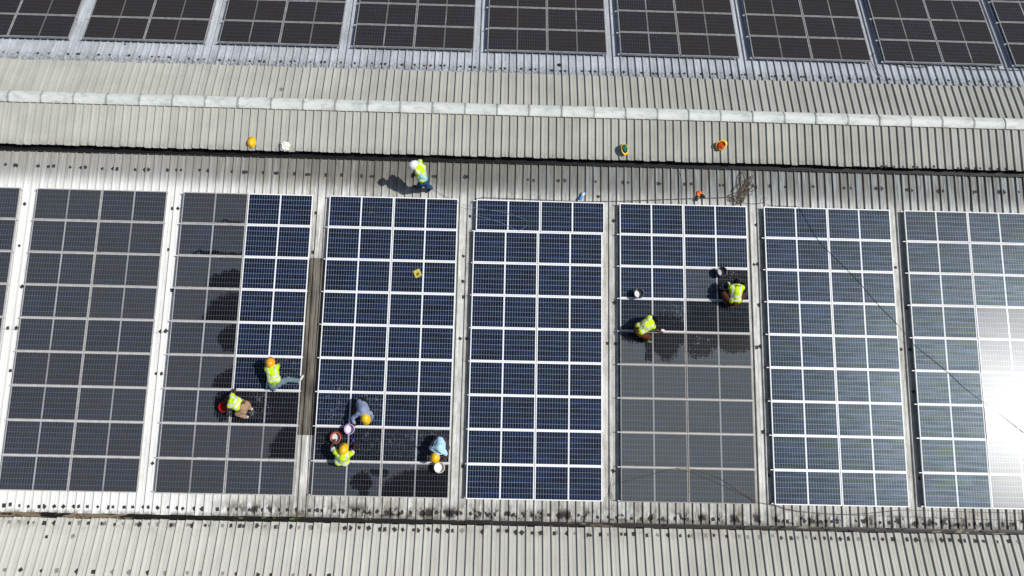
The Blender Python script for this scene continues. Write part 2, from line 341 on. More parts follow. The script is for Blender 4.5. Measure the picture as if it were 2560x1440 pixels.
# ---------------------------------------------------------------- ground
g = mesh('ground', [(-600, -600, -9), (600, -600, -9), (600, 600, -9), (-600, 600, -9)], [(0, 1, 2, 3)])
tag(link('ground', g, simple('dry_earth', (.22, .19, .15), .9, .2, .3, .3)), kind='structure')

# ---------------------------------------------------------------- roofs
RIBH = .056
def ribbed(name, u0, u1, phase, vs, mat, M, parent, h=RIBH, wav=.004, z0=0.0, seed=0, ragged=0):
    rnd = random.Random(seed); k0 = math.ceil((u0-phase)/PITCH); k1 = math.floor((u1-phase)/PITCH)
    prof = [(u0, 0)]
    for k in range(k0, k1+1):
        c = phase + k*PITCH
        if c - .03 <= u0 or c + .03 >= u1: continue
        prof += [(c-.021, 0), (c-.011, h), (c+.011, h), (c+.021, 0), (c+.105, 0), (c+.112, .006), (c+.130, .006), (c+.137, 0)]
    prof.append((u1, 0)); prof = [p for p in prof if u0 <= p[0] <= u1]
    V = []; Fc = []; n = len(prof)
    for j, v in enumerate(vs):
        for i, (u, z) in enumerate(prof):
            kk = math.floor((u-phase)/PITCH)
            dz = wav*mnoise.noise((u*1.3, v*.9, seed*3.1)); dv = ragged*(random.Random(kk*7+seed).random()-.5) if j in (0, len(vs)-1) else 0
            V.append((u, v+dv, z0+z+dz))
    for j in range(len(vs)-1):
        for i in range(n-1): Fc.append((j*n+i, j*n+i+1, (j+1)*n+i+1, (j+1)*n+i))
    return link(name, mesh(name, V, Fc), mat, parent, M)
UL, UR = -21.0, 21.0
Tz = lambda z: Matrix.Translation((0, 0, z))
bld = empty('factory_building', Matrix.Translation((0, -4, -9)))
tag(bld, 'long factory roof with ribbed slopes, white ridge cap and raised middle strip', 'building')
BI = bld.matrix_world.inverted()
fr = lambda a, b, s: [a + (b-a)*i/s for i in range(s+1)]
VB = -9.80
ribbed('roof_slope', UL, UR, PH_F, fr(VB, 2.4, 16), M_front, BI @ MF @ Tz(PAN), bld, seed=1, ragged=.02)
# weathered skylight strip between the half-washed and the next array
ribbed('skylight_sheet', -5.58, -4.62, PH_F, fr(-7.42, -1.98, 8), M_sky, BI @ MF @ Tz(PAN+.004), bld, seed=2, wav=.004)
# raised strip (monitor) over the ridge
e1 = hit(1280, 393, O0, NF, PAN+.36)
dR = ray(1280, 276); tR = (NF.dot(e1) - NF.dot(CC))/NF.dot(dR); MR = CC + dR*tR; MR.x = 0
e2 = hit(1280, 183, MR, NB)
LF = (MR.y - e1.y)/ct; LB = (e2.y - MR.y)/ct
MMF = Matrix.Translation(MR) @ MF.to_3x3().to_4x4(); MMB = Matrix.Translation(MR) @ MB.to_3x3().to_4x4()
PH_M = uv(MMF, hit(1528.8, 362, MR, NF))[0] + .012
ribbed('raised_roof_front', UL, UR, PH_M, fr(-LF, 0, 4), M_monf, BI @ MMF, bld, seed=3, ragged=.035)
PH_B = uv(MMB, hit(1311, 215, MR, NB))[0] + .012
ribbed('raised_roof_back', UL, UR, PH_B, fr(0, LB, 4), M_monb, BI @ MMB, bld, seed=4, ragged=.035)
# back slope
PH_K = uv(MB, hit(1311.5, 165, OB, NB, PAN))[0] + .012
vb0 = uv(MB, hit(1280, 183, OB, NB, PAN))[1] - .5
ribbed('back_roof_slope', UL, UR, PH_K, fr(vb0, 9.0, 10), M_back, BI @ MB @ Tz(PAN), bld, seed=5)
# clerestory wall under the front eave, black strip put in for the eave's shadow band, tray
inv = BI
def fbox(name, mat, parent, pts_fn): pass
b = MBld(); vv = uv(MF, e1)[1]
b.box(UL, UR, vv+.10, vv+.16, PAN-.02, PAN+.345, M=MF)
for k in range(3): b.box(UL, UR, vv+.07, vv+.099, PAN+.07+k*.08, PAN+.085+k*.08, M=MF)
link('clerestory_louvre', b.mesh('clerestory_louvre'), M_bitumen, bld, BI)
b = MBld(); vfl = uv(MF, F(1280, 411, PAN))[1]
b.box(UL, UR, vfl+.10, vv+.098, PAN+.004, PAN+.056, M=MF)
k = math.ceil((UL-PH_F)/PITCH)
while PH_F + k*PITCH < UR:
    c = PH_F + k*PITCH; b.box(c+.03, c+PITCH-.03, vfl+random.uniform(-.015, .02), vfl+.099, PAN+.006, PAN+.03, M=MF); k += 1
link('eave_shadow_strip', b.mesh('eave_shadow_strip'), M_bitumen, bld, BI)
# ridge caps
xs1 = [27.5, 110, 190, 271, 353, 435, 516, 597, 680, 760, 838, 920, 1000, 1081, 1161, 1242, 1320, 1402, 1483, 1561, 1640, 1718, 1797, 1877, 1956, 2034, 2114, 2193, 2271, 2349, 2428, 2506]
us = []
for x in xs1:
    d = ray(x, 245+(x/2560)*68); t = (MR.y-CC.y)/d.y; us.append((CC+d*t).x)
us = [us[0]-1.02, us[0]-2.04][::-1] + us + [us[-1]+1.0, us[-1]+2.0]
for i in range(len(us)-1):
    a, bb = us[i], us[i+1]+.05; V = []; Fc = []; nn = 12; dz = .004*(i % 2) + random.uniform(0, .003)
    for j, u in enumerate((a, a+.03, a+.06, bb)):
        lip = (.012 if j < 2 else .0)
        for k in range(nn+1):
            s_ = -1 + 2*k/nn; w = .205 + (.004 if j < 2 else 0)
            yy = s_*w; z = -abs(yy)*math.tan(TH) + RIBH + .006 + .052*max(0, 1-s_*s_)**.7 + lip + dz
            V.append((u-(a+bb)/2, yy, z))
    for j in range(3):
        for k in range(nn): q = j*(nn+1)+k; Fc.append((q, q+1, q+nn+2, q+nn+1))
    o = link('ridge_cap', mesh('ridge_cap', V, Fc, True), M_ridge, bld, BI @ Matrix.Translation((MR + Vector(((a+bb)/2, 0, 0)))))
# cable tray along the eave
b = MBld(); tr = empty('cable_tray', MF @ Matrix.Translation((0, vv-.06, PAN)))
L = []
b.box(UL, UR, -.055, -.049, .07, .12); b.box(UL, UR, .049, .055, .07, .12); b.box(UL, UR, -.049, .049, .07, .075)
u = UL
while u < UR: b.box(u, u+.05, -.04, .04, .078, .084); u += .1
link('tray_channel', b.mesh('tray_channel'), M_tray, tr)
b = MBld()
for q in (-.02, .0, .022): b.tube([Vector((UL, q, .098)), Vector((UR, q, .098))], .011, 6)
link('tray_cables', b.mesh('tray_cables'), M_cable, tr)
tag(tr, 'black cable tray running along the foot of the raised roof eave', 'cable tray')

# neighbouring roof and valley gutter
GE = MF @ Vector((0, VB, PAN)); AO = MF @ Vector((0, VB-.15, PAN)); AO.z = GE.z + .005
MA = Matrix.Translation(AO) @ MB.to_3x3().to_4x4()
adj = empty('neighbouring_building', Matrix.Translation((0, -14, -9)))
tag(adj, 'pale ribbed roof of the next bay below the valley gutter', 'building'); AI = adj.matrix_world.inverted()
PH_A = uv(MA, hit(1166, 1359, AO, NB))[0] + .012
ribbed('roof_slope', UL, UR, PH_A, fr(-6, 0, 8), M_adj, AI @ MA, adj, seed=6, ragged=.03)
gut = empty('valley_gutter', Matrix.Translation(GE)); 
b = MBld(); w0, w1 = .12, -.26
prof = [(w0, -.03), (w0, -.20), (-.04, -.22), (-.125-.02, -.21), (w1, -.20), (w1, -.03)]
for (y0, z0), (y1, z1) in zip(prof, prof[1:]):
    n0 = len(b.v); N = 60
    for i in range(N+1):
        u = UL + (UR-UL)*i/N; d = .02*mnoise.noise((u*1.1, y0, 0)); d2 = .02*mnoise.noise((u*1.1, y1, 0)); b.v += [Vector((u, y0, z0+d)), Vector((u, y1, z1+d2))]
    for i in range(N): q = n0+2*i; b.f.append((q, q+1, q+3, q+2)); b.m.append(0)
link('gutter_channel', b.mesh('gutter_channel'), M_gut, gut)
b = MBld(); rr = random.Random(4)
for i in range(90):
    u = rr.choice([rr.uniform(-16, -6), rr.uniform(-6, 17)]); y = rr.uniform(-.11, .0); s = rr.uniform(.02, .055)
    b.box(-s*2.2, s*2.2, -s*.6, s*.6, 0, s*.5, M=Matrix.Translation((u, y, -.21)) @ Matrix.Rotation(rr.uniform(-.4, .4), 4, 'Z') @ Matrix.Rotation(rr.uniform(-.3, .3), 4, 'X'))
o = link('gutter_debris', b.mesh('gutter_debris'), M_gut, gut); o['kind'] = 'stuff'
tag(gut, 'dark rusty valley gutter between the two ribbed roofs', 'gutter')
M_weed = simple('weed_leaf', (.07, .13, .03), .7, .3, .3)
for i, (px, py, s) in enumerate([(666, 1294, 1.0), (738, 1297, 1.2), (690, 1296, .6)]):
    p = F(px, py, PAN-.1); b = MBld(); rr = random.Random(i)
    for k in range(26):
        a = rr.uniform(0, 6.28); l = rr.uniform(.05, .12)*s; tip = Vector((math.cos(a)*l*1.3, math.sin(a)*l*.5, rr.uniform(.05, .13))); side = Vector((-math.sin(a), math.cos(a), 0))*.014
        q = len(b.v); b.v += [Vector((0, 0, 0)), tip*.6+side, tip, tip*.6-side]; b.f.append((q, q+1, q+2, q+3)); b.m.append(0)
    tag(link('weed', b.mesh('weed'), M_weed, None, Matrix.Translation(p)), ['small green weed sprouting in the gutter, left of the bigger tuft', 'largest green weed tuft growing in the valley gutter', 'tiny weed sprig between the two larger gutter weeds'][i], 'weed', 'weeds in the valley gutter')

# ---------------------------------------------------------------- sealing patches
def patch_mesh(name, seed):
    rr = random.Random(seed); n = 4; ang = [math.pi/4+k*math.pi/2 + rr.uniform(-.12, .12) for k in range(n)]; r = [.072*rr.uniform(.85, 1.15) for _ in ang]
    V = [(r[i]*math.cos(a), r[i]*math.sin(a), 0) for i, a in enumerate(ang)] + [(r[i]*.97*math.cos(a), r[i]*.97*math.sin(a), .005) for i, a in enumerate(ang)]
    return mesh(name, V, [(3, 2, 1, 0), (4, 5, 6, 7)] + [(i, (i+1) % 4, 4+(i+1) % 4, 4+i) for i in range(4)])
PMESH = [patch_mesh('sealing_patch', s) for s in range(5)]; PMOLD = [patch_mesh('sealing_patch_faded', s+9) for s in range(3)]
for m in PMESH: m.materials.append(M_patch)
for m in PMOLD: m.materials.append(M_patch_old)
def patches(pts, M, o, n, off, parent, PI, seed, single=True, old=0.0, size=1.0, phase=None):
    rr = random.Random(seed); b = MBld()
    for (px, py) in pts:
        u, v = uv(M, hit(px, py, o, n, off)); dz = .0035
        if phase is not None:
            fu = (u-phase) % PITCH
            if fu < .058: u += .058-fu
            elif fu > PITCH-.058: u -= fu-(PITCH-.058)
        m = rr.choice(PMOLD if rr.random() < old else PMESH); s = size*rr.uniform(.75, 1.15)
        ML = M @ Matrix.Translation((u, v, off+dz)) @ Matrix.Rotation(rr.choice([rr.uniform(0, .3), rr.uniform(.5, 1.1)]), 4, 'Z') @ Matrix.Diagonal((s*rr.uniform(.8, 1.1), s, 1, 1))
        if single: link('sealing_patch', m, None, parent, PI @ ML)
        else:
            k = len(b.v); b.v += [ML @ vv_.co for vv_ in m.vertices]; mi = 1 if m in PMOLD else 0
            for f in m.polygons: b.f.append(tuple(k+i for i in f.vertices)); b.m.append(mi)
    if not single and b.v:
        ob = link('sealing_patches', b.mesh('sealing_patches'), [M_patch, M_patch_old], parent, PI); ob['kind'] = 'stuff'
UP = [(12,411),(38,413),(47,414),(95,415),(121,416),(129,415),(176,418),(202,419),(210,418),(256,422),(282,422),(291,422),(338,424),(363,424),(371,424),(419,425),(443,425),(453,425),(499,425),(525,427),(580,429),(605,430),(615,430),(658,431),(684,433),(693,433),(740,434),(764,436),(773,436),(820,437),(855,437),(900,440),(927,441),(936,441),(1083,441),(1092,441),(1163,442),(1173,442),(1320,449),(1331,451),(1396,452),(1409,451),(1488,454),(1560,456),(1570,456),(1640,459),(1649,459),(1716,460),(1728,460),(1797,463),(1808,463),(1882,465),(1929,465),(1965,467),(2033,467),(2110,470),(2122,470),(2190,471),(2201,471),(2267,475),(2279,476),(2346,478),(2357,478),(2428,480),(2439,480),(2498,480),(2510,480),(1495,491)]
GAP = [(62,510),(48,614),(54,717),(40,820),(19,820),(26,926),(434,521),(445,521),(425,624),(430,725),(404,829),(414,828),(394,934),(404,934),(381,1158),(794,532),(788,631),(1171,540),(1158,640),(1157,703),(1164,742),(1150,846),(1162,846),(1153,1165),(1534,552),(1536,756),(1518,858),(1538,859),(1533,1177),(1891,562),(1885,661),(1895,661),(1898,762),(1891,868),(1903,866),(1917,1188),(2239,669),(2266,770),(2253,873),(2274,874),(2283,979),(2298,1195),(1910,1080),(2545,480)]
LOW = [(10,1263),(22,1261),(49,1264),(71,1266),(98,1266),(108,1266),(135,1266),(158,1266),(184,1266),(195,1266),(217,1266),(244,1267),(272,1268),(282,1267),(310,1268),(332,1267),(358,1268),(371,1268),(394,1269),(420,1268),(448,1270),(457,1271),(486,1271),(505,1272),(543,1273),(572,1273),(596,1272),(619,1274),(632,1274),(660,1274),(680,1275),(700,1274),(718,1274),(743,1274),(770,1276),(790,1275),(805,1276),(832,1277),(852,1277),(891,1277),(915,1278),(939,1279),(966,1280),(978,1280),(1003,1281),(1026,1281),(1053,1282),(1064,1282),(1090,1281),(1113,1280),(1135,1281),(1150,1283),(1177,1284),(1200,1284),(1224,1285),(1236,1285),(1263,1287),(1284,1287),(1310,1289),(1330,1289),(1371,1288),(1395,1289),(1408,1289),(1445,1288),(1494,1293),(1520,1292),(1545,1294),(1579,1296),(1605,1297),(1627,1298),(1651,1297),(1692,1297),(1712,1297),(1757,1297),(1783,1298),(1841,1299),(1890,1299),(1944,1303),(1968,1303),(2010,1302),(2053,1304),(2079,1304),(2092,1304),(2140,1302),(2160,1304),(2200,1306),(2223,1307),(2249,1307),(2287,1310),(2307,1310),(2323,1310),(2336,1310),(2390,1311),(2421,1311),(2452,1311),(2474,1311),(2501,1311),(2535,1311)]
BK = [(10,130),(45,132),(90,133),(124,133),(168,135),(193,135),(203,135),(246,137),(278,137),(308,110),(322,139),(354,142),(380,142),(396,142),(421,143),(430,144),(472,147),(496,149),(506,148),(549,150),(572,151),(583,151),(625,153),(648,153),(658,154),(702,154),(726,154),(735,153),(776,155),(803,155),(812,155),(852,156),(886,158),(930,158),(953,160),(963,160),(1005,162),(1037,162),(1060,164),(1076,164),(1101,164),(1111,164),(1152,166),(1175,167),(1186,168),(1227,169),(1251,171),(1262,171),(1303,172),(1328,174),(1338,174),(1379,176),(1401,178),(1413,178),(1454,178),(1478,179),(1488,179),(1531,180),(1556,180),(1604,182),(1630,184),(1641,184),(1679,183),(1700,184),(1711,184),(1755,185),(1777,185),(1788,185),(1830,187),(1852,187),(1863,187),(1903,189),(1927,191),(1937,191),(1957,191),(1977,190),(1998,192),(2009,192),(2050,194),(2077,194),(2123,196),(2151,197),(2197,197),(2223,198),(2270,200),(2298,200),(2344,200),(2371,201),(2419,203),(2449,204),(2494,204),(2520,205)]
MON = [(2204,417),(2212,416),(2232,417),(2257,417),(2282,417),(2292,418),(2315,418),(2335,416),(2395,421),(2416,421),(2440,421),(2450,421),(2475,422),(2495,423),(2518,423)]
patches(UP[:56] + GAP, MF, O0, NF, PAN, bld, BI, 1, phase=PH_F)
patches(UP[56:] + LOW, MF, O0, NF, PAN, bld, BI, 2, single=False, size=1.05, phase=PH_F)
patches(BK, MB, OB, NB, PAN, bld, BI, 3, single=False, size=.85, phase=PH_K)
patches(MON, MMF, MR, NF, 0, bld, BI, 5, single=False, size=.75, phase=PH_M)
AR1 = [(24,1305),(47,1304),(73,1306),(85,1306),(111,1307),(136,1307),(174,1308),(199,1307),(222,1308),(251,1309),(262,1309),(289,1311),(312,1310),(339,1311),(349,1311),(377,1310),(399,1311),(427,1312),(435,1312),(465,1312),(485,1313),(513,1314),(524,1314),(553,1314),(573,1314),(600,1315),(612,1315),(640,1314),(661,1315),(690,1317),(700,1317),(726,1316),(748,1318),(775,1318),(785,1319)]
AR2 = [(862,1320),(872,1320),(898,1319),(922,1320),(951,1323),(961,1323),(986,1323),(1007,1324),(1033,1325),(1045,1326),(1071,1323),(1094,1326),(1119,1327),(1131,1327),(1155,1327),(1208,1330),(1245,1327),(1267,1327),(1292,1330),(1304,1331),(1330,1332),(1351,1332),(1380,1333),(1391,1332),(1417,1334),(1439,1334),(1465,1337),(1476,1338),(1503,1336),(1524,1337),(1552,1335),(1564,1336),(1589,1335),(1612,1338),(1644,1338),(1674,1338),(1696,1339),(1722,1340),(1733,1340),(1760,1339),(1782,1338),(1816,1341),(1846,1341),(1866,1343),(1900,1343),(1930,1340),(1952,1345),(1978,1345),(1990,1345),(2015,1344),(2037,1346),(2061,1345),(2073,1346),(2100,1347),(2121,1347),(2146,1348),(2185,1347),(2206,1348),(2232,1348),(2268,1349),(2289,1350),(2316,1350),(2329,1351),(2354,1350),(2374,1350),(2400,1352),(2411,1352),(2438,1352),(2458,1353),(2490,1354),(2521,1353),(2545,1355)]
AR3 = [(12,1425),(51,1425),(103,1427),(142,1427),(193,1428),(233,1429),(284,1430),(323,1430),(373,1431),(414,1433),(464,1432),(502,1433),(554,1434),(592,1435),(643,1437),(681,1437),(733,1438),(771,1438),(822,1439),(183,1340),(116,1342)]
patches(AR2, MA, AO, NB, 0, adj, AI, 6, old=.15, size=1.1, phase=PH_A)
patches(AR1, MA, AO, NB, 0, adj, AI, 7, single=False, old=.4, size=1.1, phase=PH_A)
patches(AR3, MA, AO, NB, 0, adj, AI, 8, single=False, old=.5, size=1.1, phase=PH_A)

# ---------------------------------------------------------------- solar panels
PW, PHT = 1.004, .501
def frame_mesh():
    b = MBld(); t = .029
    b.box(-PW, PW, PHT-t, PHT, -.04, .0); b.box(-PW, PW, -PHT, -PHT+t, -.04, .0)
    b.box(-PW, -PW+t, -PHT+t, PHT-t, -.04, .0); b.box(PW-t, PW, -PHT+t, PHT-t, -.04, .0)
    return b.mesh('panel_frame')
def glass_mesh():
    b = MBld(); t = .0295; b.box(-PW+t, PW-t, -PHT+t, PHT-t, -.012, -.003); return b.mesh('cell_glass')
ME_FR, ME_GL = frame_mesh(), glass_mesh(); ME_FR.materials.append(M_frame); ME_GL.materials.append(M_glass)
ORD = ['top', 'second', 'third', 'fourth', 'fifth', 'sixth', 'seventh', 'eighth', 'bottom']
ARR = ['array cut off at the left edge', 'fully dusty array left of half-washed one', 'half-washed array left of skylight strip', 'array with the yellow cleaning pad', 'spotless middle array', 'array with two grey pails', 'clean array right of two grey pails', 'glaring array at the right edge']
FAR = ['leftmost', 'second', 'third', 'fourth', 'middle', 'sixth', 'seventh', 'eighth', 'rightmost']
prng = random.Random(11)
proto = None
def panel(Mw, dust, tone, wet, label, group):
    global proto
    if proto is None:
        r = empty('solar_panel', Mw); a = link('panel_frame', ME_FR, None, r); g_ = link('cell_glass', ME_GL, None, r); proto = (r, a, g_)
    else:
        r = proto[0].copy(); COL.objects.link(r); r.matrix_world = Mw
        a = proto[1].copy(); COL.objects.link(a); a.parent = r; g_ = proto[2].copy(); COL.objects.link(g_); g_.parent = r
    a.color = (max(dust, wet*.8), tone, wet, 1); g_.color = (dust, tone, wet, 1)
    tag(r, label, 'solar panel', group); return r
OFFS = [-13.693741-4.55, -13.693741, -9.145894, -4.582085, 0, 4.564167, 9.158208, 13.668186]
RHT = 1.022
TILT = {(7, r, 1): (prng.gauss(-.004, .003), (.006, .010, .015, .019, .024, .016, .030, .019, .005)[r]) for r in range(9)}
TILT.update({(7, r, 0): (prng.gauss(0, .003), -.010) for r in range(9)})
for bi in range(8):
    for r in range(9):
        for c in range(2):
            dust, wet, tone = 0.0, 0.0, prng.random()*.25
            if bi in (0, 1): dust = .95
            if bi == 2:
                dust = .95 if c == 0 else (0 if r < 6 else .8)
                if r == 5 and c == 1: wet = .28
                if r == 6 and c == 1: wet = .95
                if r >= 7: dust = .95
            if bi == 3:
                if r == 6: wet = .15 if c == 0 else .25
                if r == 7: dust, wet = .5, (.85 if c == 0 else .6)
                if r == 8: dust = .9
            if bi == 6: dust = (.03 if c == 0 else .09)  # trace of dust set for a hazy sheen
            if bi == 7:
                dust = .26 if (c == 0 or r < 3) else .04  # thin dust film added to spread the sun glare into a broad sheen
                if c == 1 and r >= 3: tone = 1.0
            if bi == 5:
                if r == 3: dust, wet = .35, (.5 if c == 0 else 1.0)
                if r >= 4: dust = 1.45; tone = 0  # extra dust value switches on the paler scattered-glare colour
                if r == 2 and c == 1: dust = .4
            du = (.035 if r == 0 else -.03) if bi == 4 else 0
            lx, ly = prng.gauss(0, .0022), prng.gauss(0, .0022)
            if (bi, r, c) in TILT: lx, ly = TILT[(bi, r, c)]
            Mw = MF @ Matrix.Translation((OFFS[bi]+du+PW+c*(2*PW+.02), -(PHT+r*RHT), 0)) @ Matrix.Rotation(lx, 4, 'X') @ Matrix.Rotation(ly, 4, 'Y')
            if bi == 3 and r == 7: st_ = 'wet'
            elif wet > .5: st_ = 'wet dark'
            else: st_ = 'dusty grey' if dust > .5 else 'clean blue'
            if bi == 4: st_ = 'blue'
            lab = f"{st_} panel, {ORD[r]} row {'left' if c == 0 else 'right'} half of the {ARR[bi]}"
            panel(Mw, dust, tone, wet, lab, 'solar panels on the near roof slope')
for k in range(9):
    for r in range(4):
        for c in range(2):
            Mw = MB @ Matrix.Translation((.228016+(k-4)*4.491241+PW+c*(2*PW+.02), 2.148112+PHT+r*RHT, 0)) @ Matrix.Rotation(prng.gauss(0, .002), 4, 'X') @ Matrix.Rotation(prng.gauss(0, .002), 4, 'Y')
            lab = f"dark dusty panel beyond the ridge, {FAR[k]} far array, {['row nearest ridge','second row','third row','fourth row'][r]}, {'left' if c == 0 else 'right'} half"
            panel(Mw, .95, 1.0, 0, lab, 'dusty solar panels beyond the ridge')
# mounting rails under every row joint, with feet on the ribs
def rail_mesh():
    b = MBld(); b.box(-.085, 4.05, -.015, .015, -.085, -.042); return b.mesh('rail_bar')
def foot_mesh():
    b = MBld(); b.box(-.03, .03, -.035, .035, PAN+RIBH-.002, PAN+RIBH+.008); b.box(-.022, .022, -.035, -.027, PAN+RIBH+.008, -.03); b.box(-.014, .014, -.05, -.026, -.05, -.034); return b.mesh('rail_foot')
ME_RL, ME_FT = rail_mesh(), foot_mesh(); ME_RL.materials.append(M_rail); ME_FT.materials.append(M_steel_dark)
rproto = None
def rail(Mw, label, group, flip):
    global rproto
    if rproto is None:
        r = empty('mounting_rail', Mw); ch = [link('rail_bar', ME_RL, None, r)]
        for i in range(5): ch.append(link('rail_foot', ME_FT, None, r, Matrix.Translation((.3+i*.86, 0, 0))))
        rproto = (r, ch)
    else:
        r = rproto[0].copy(); COL.objects.link(r); r.matrix_world = Mw; ch = []
        for c in rproto[1]: q = c.copy(); COL.objects.link(q); q.parent = r; ch.append(q)
    if flip:
        for q in ch[1:]: q.matrix_local = q.matrix_local @ Matrix.Diagonal((1, -1, 1, 1))
    tag(r, label, 'mounting rail', group)
for bi in range(8):
    for r in range(10):
        v = -r*RHT + .01 - (.04 if r == 0 else 0) + (.04 if r == 9 else 0)
        if r == 0: nm = 'at the top edge'
        elif r == 9: nm = 'at the bottom edge'
        else: nm = f"under {(['first']+ORD[1:])[r-1]} joint"
        rail(MF @ Matrix.Translation((OFFS[bi], v, 0)), f"silver rail {nm} of the {ARR[bi]}", 'mounting rails under the panels', r == 0)
for k in range(9):
    for r in range(4):
        nm = ['along the edge nearest the ridge', 'under the first row joint', 'under the second row joint', 'under the third row joint'][r]
        rail(MB @ Matrix.Translation((.228016+(k-4)*4.491241, 2.148112 + r*RHT - .01 + (.04 if r == 0 else 0), 0)), f"silver rail {nm}, {FAR[k]} far array beyond the ridge", 'mounting rails under the panels', r > 0)

# ---------------------------------------------------------------- ropes and cables
def rope(name, pts, r, mat, label, cat, group=None, n=5):
    b = MBld(); P = catmull(pts, n); o = P[0].copy(); b.tube([p-o for p in P], r, 6)
    return tag(link(name, b.mesh(name, True), mat, None, Matrix.Translation(o)), label, cat, group)
RT = PAN + RIBH + .012
def path(pts, h): return [F(x, y, (q[0] if q else h)) for x, y, *q in pts]
rope('rope', path([(1186,500),(1205,494),(1240,495),(1300,497),(1340,499),(1440,503),(1520,503),(1600,501),(1700,497),(1800,494),(1850,491)], RT), .009, M_rope, 'long brown rope stretched along the top edge of the middle arrays', 'rope')
rr = random.Random(5); pts = [(1812, 494, RT)]
def loop(cx_, cy_, rx, ry, turns, a0, tilt=0.0):
    for k in range(int(turns*9)+1):
        a = a0 + k*2*math.pi/9; x_, y_ = rx*math.cos(a), ry*math.sin(a); jx, jy = rr.uniform(-1.2, 1.2), rr.uniform(-1.5, 1.5)
        pts.append((cx_ + x_*math.cos(tilt) - y_*math.sin(tilt) + jx, cy_ + x_*math.sin(tilt) + y_*math.cos(tilt) + jy, RT + rr.uniform(0, .012)))
loop(1857, 452, 11, 21, 2, 1.6); loop(1843, 484, 9, 25, 1.5, 1.0); loop(1868, 462, 5, 26, 1.5, -1.5, .5); loop(1858, 474, 6, 30, 2, 1.2, .62); loop(1838, 493, 17, 10, 1.5, 0)
loop(1872, 482, 8, 4.5, 1, 2.5); loop(1885, 468, 8, 8, 1.3, 3); loop(1854, 496, 5, 14, 2, .4, .25); loop(1843, 500, 13, 10, 1.4, 1.5); loop(1864, 470, 4, 22, 1.5, 1, .7)
pts.append((1858, 507, RT))
rope('rope_coil', path(pts, RT), .008, M_rope, 'tangled heap of brown rope above the array with two grey pails', 'rope', n=6)
rope('black_rope', path([(1856,507,RT),(1880,509,RT),(1900,508,RT),(1912,504,RT),(1917,498,RT),(1913,494,RT),(1907,497,RT),(1909,505,RT),(1925,513,RT),(1960,515,RT),(1990,517,RT),(1999,521,.012),(2016,551),(2046,601),(2077,634),(2122,678),(2157,716),(2195,761),(2244,811),(2275,851),(2288,864),(2338,904),(2372,933),(2413,971),(2467,1012),(2505,1040),(2560,1082)], .012),   .0065, M_cable, 'thin black rope running diagonally across the right-hand clean arrays', 'rope')
rope('blue_rope', path([(1036,437,.85),(1052,455,.25),(1072,466,RT),(1095,480,RT),(1122,496,RT),(1138,504,.012),(1160,512,0),(1182,518,.012),(1215,524),(1255,530),(1290,540),(1312,550),(1317,560),(1308,571),(1292,575),(1250,556),(1205,543),(1184,538,.012),(1176,528,RT),(1177,512,RT),(1190,499,RT)], .012), .0065, M_bluerope, 'thin blue safety rope trailing from the standing person onto the panels', 'rope')
rope('wire', path([(1552,1172,.012),(1538,1176,-.05),(1528,1200,RT),(1525,1235,RT),(1531,1252,RT),(1534,1240,RT),(1526,1232,RT),(1516,1250,RT),(1515,1266,RT),(1524,1274,RT),(1534,1260,RT),(1528,1228,RT),(1534,1212,RT),(1556,1206,.012),(1590,1197),(1640,1183),(1682,1172),(1722,1171),(1760,1182),(1800,1197),(1850,1230),(1890,1252,.012),(1930,1263,RT),(2000,1278,RT),(2130,1286,RT),(2250,1276,RT),(2320,1277,RT),(2460,1281,RT),(2600,1284,RT)], .012), .006, M_rope, 'brown wire looping off the dusty bottom row and along the lower roof edge', 'wire')
rope('wire', path([(1690,1171,.012),(1740,1185),(1810,1215),(1870,1245),(1892,1257,.012),(1940,1262,RT),(1975,1276,RT),(2060,1285,RT),(2200,1290,RT),(2400,1297,RT),(2600,1303,RT)], .012), .0055, M_rope, 'second thinner brown wire, lowest along the right lower roof edge', 'wire')
for i, (a, b_, lab) in enumerate([((1347,405),(1350,500), 'black cable dropping from the tray above the spotless middle array'), ((1702,421),(1704,512), 'black cable dropping from the tray above the array with two grey pails'), ((2425,438),(2427,527), 'black cable dropping from the tray above the glaring array')]):
    rope('drop_cable', [F(a[0], a[1]-4, PAN+.12), F(a[0], a[1]+3, RT)] + [F(a[0]+(b_[0]-a[0])*t, a[1]+(b_[1]-a[1])*t, PAN+.012) for t in (.2, .4, .6, .8, 1)], .010, M_cable, lab, 'cable', 'drop cables on the near slope')
def Bk(px, py, h): return hit(px, py, OB, NB, h)
rope('drop_cable', [Bk(2178,139,-.02), Bk(2188,132,.05), Bk(2199,133,.03), Bk(2214,141,-.08)], .012, M_cable, 'short black cable arching between the seventh and eighth far arrays', 'cable', 'cables beyond the ridge')
rope('drop_cable', [Bk(2240,158,-.09), Bk(2256,164,-.14), Bk(2300,168,-.14), Bk(2345,160,-.12), Bk(2385,162,-.13), Bk(2420,172,-.14), Bk(2480,173,-.14), Bk(2540,175,-.14), Bk(2600,172,-.14)], .013, M_cable, 'black cable sagging below the eighth far array beyond the ridge', 'cable', 'cables beyond the ridge')
rope('drop_cable', [Bk(2178,155,-.14), Bk(2186,170,-.14), Bk(2204,193,-.14)], .010, M_cable, 'black cable lying down the far slope right of the seventh array', 'cable', 'cables beyond the ridge')

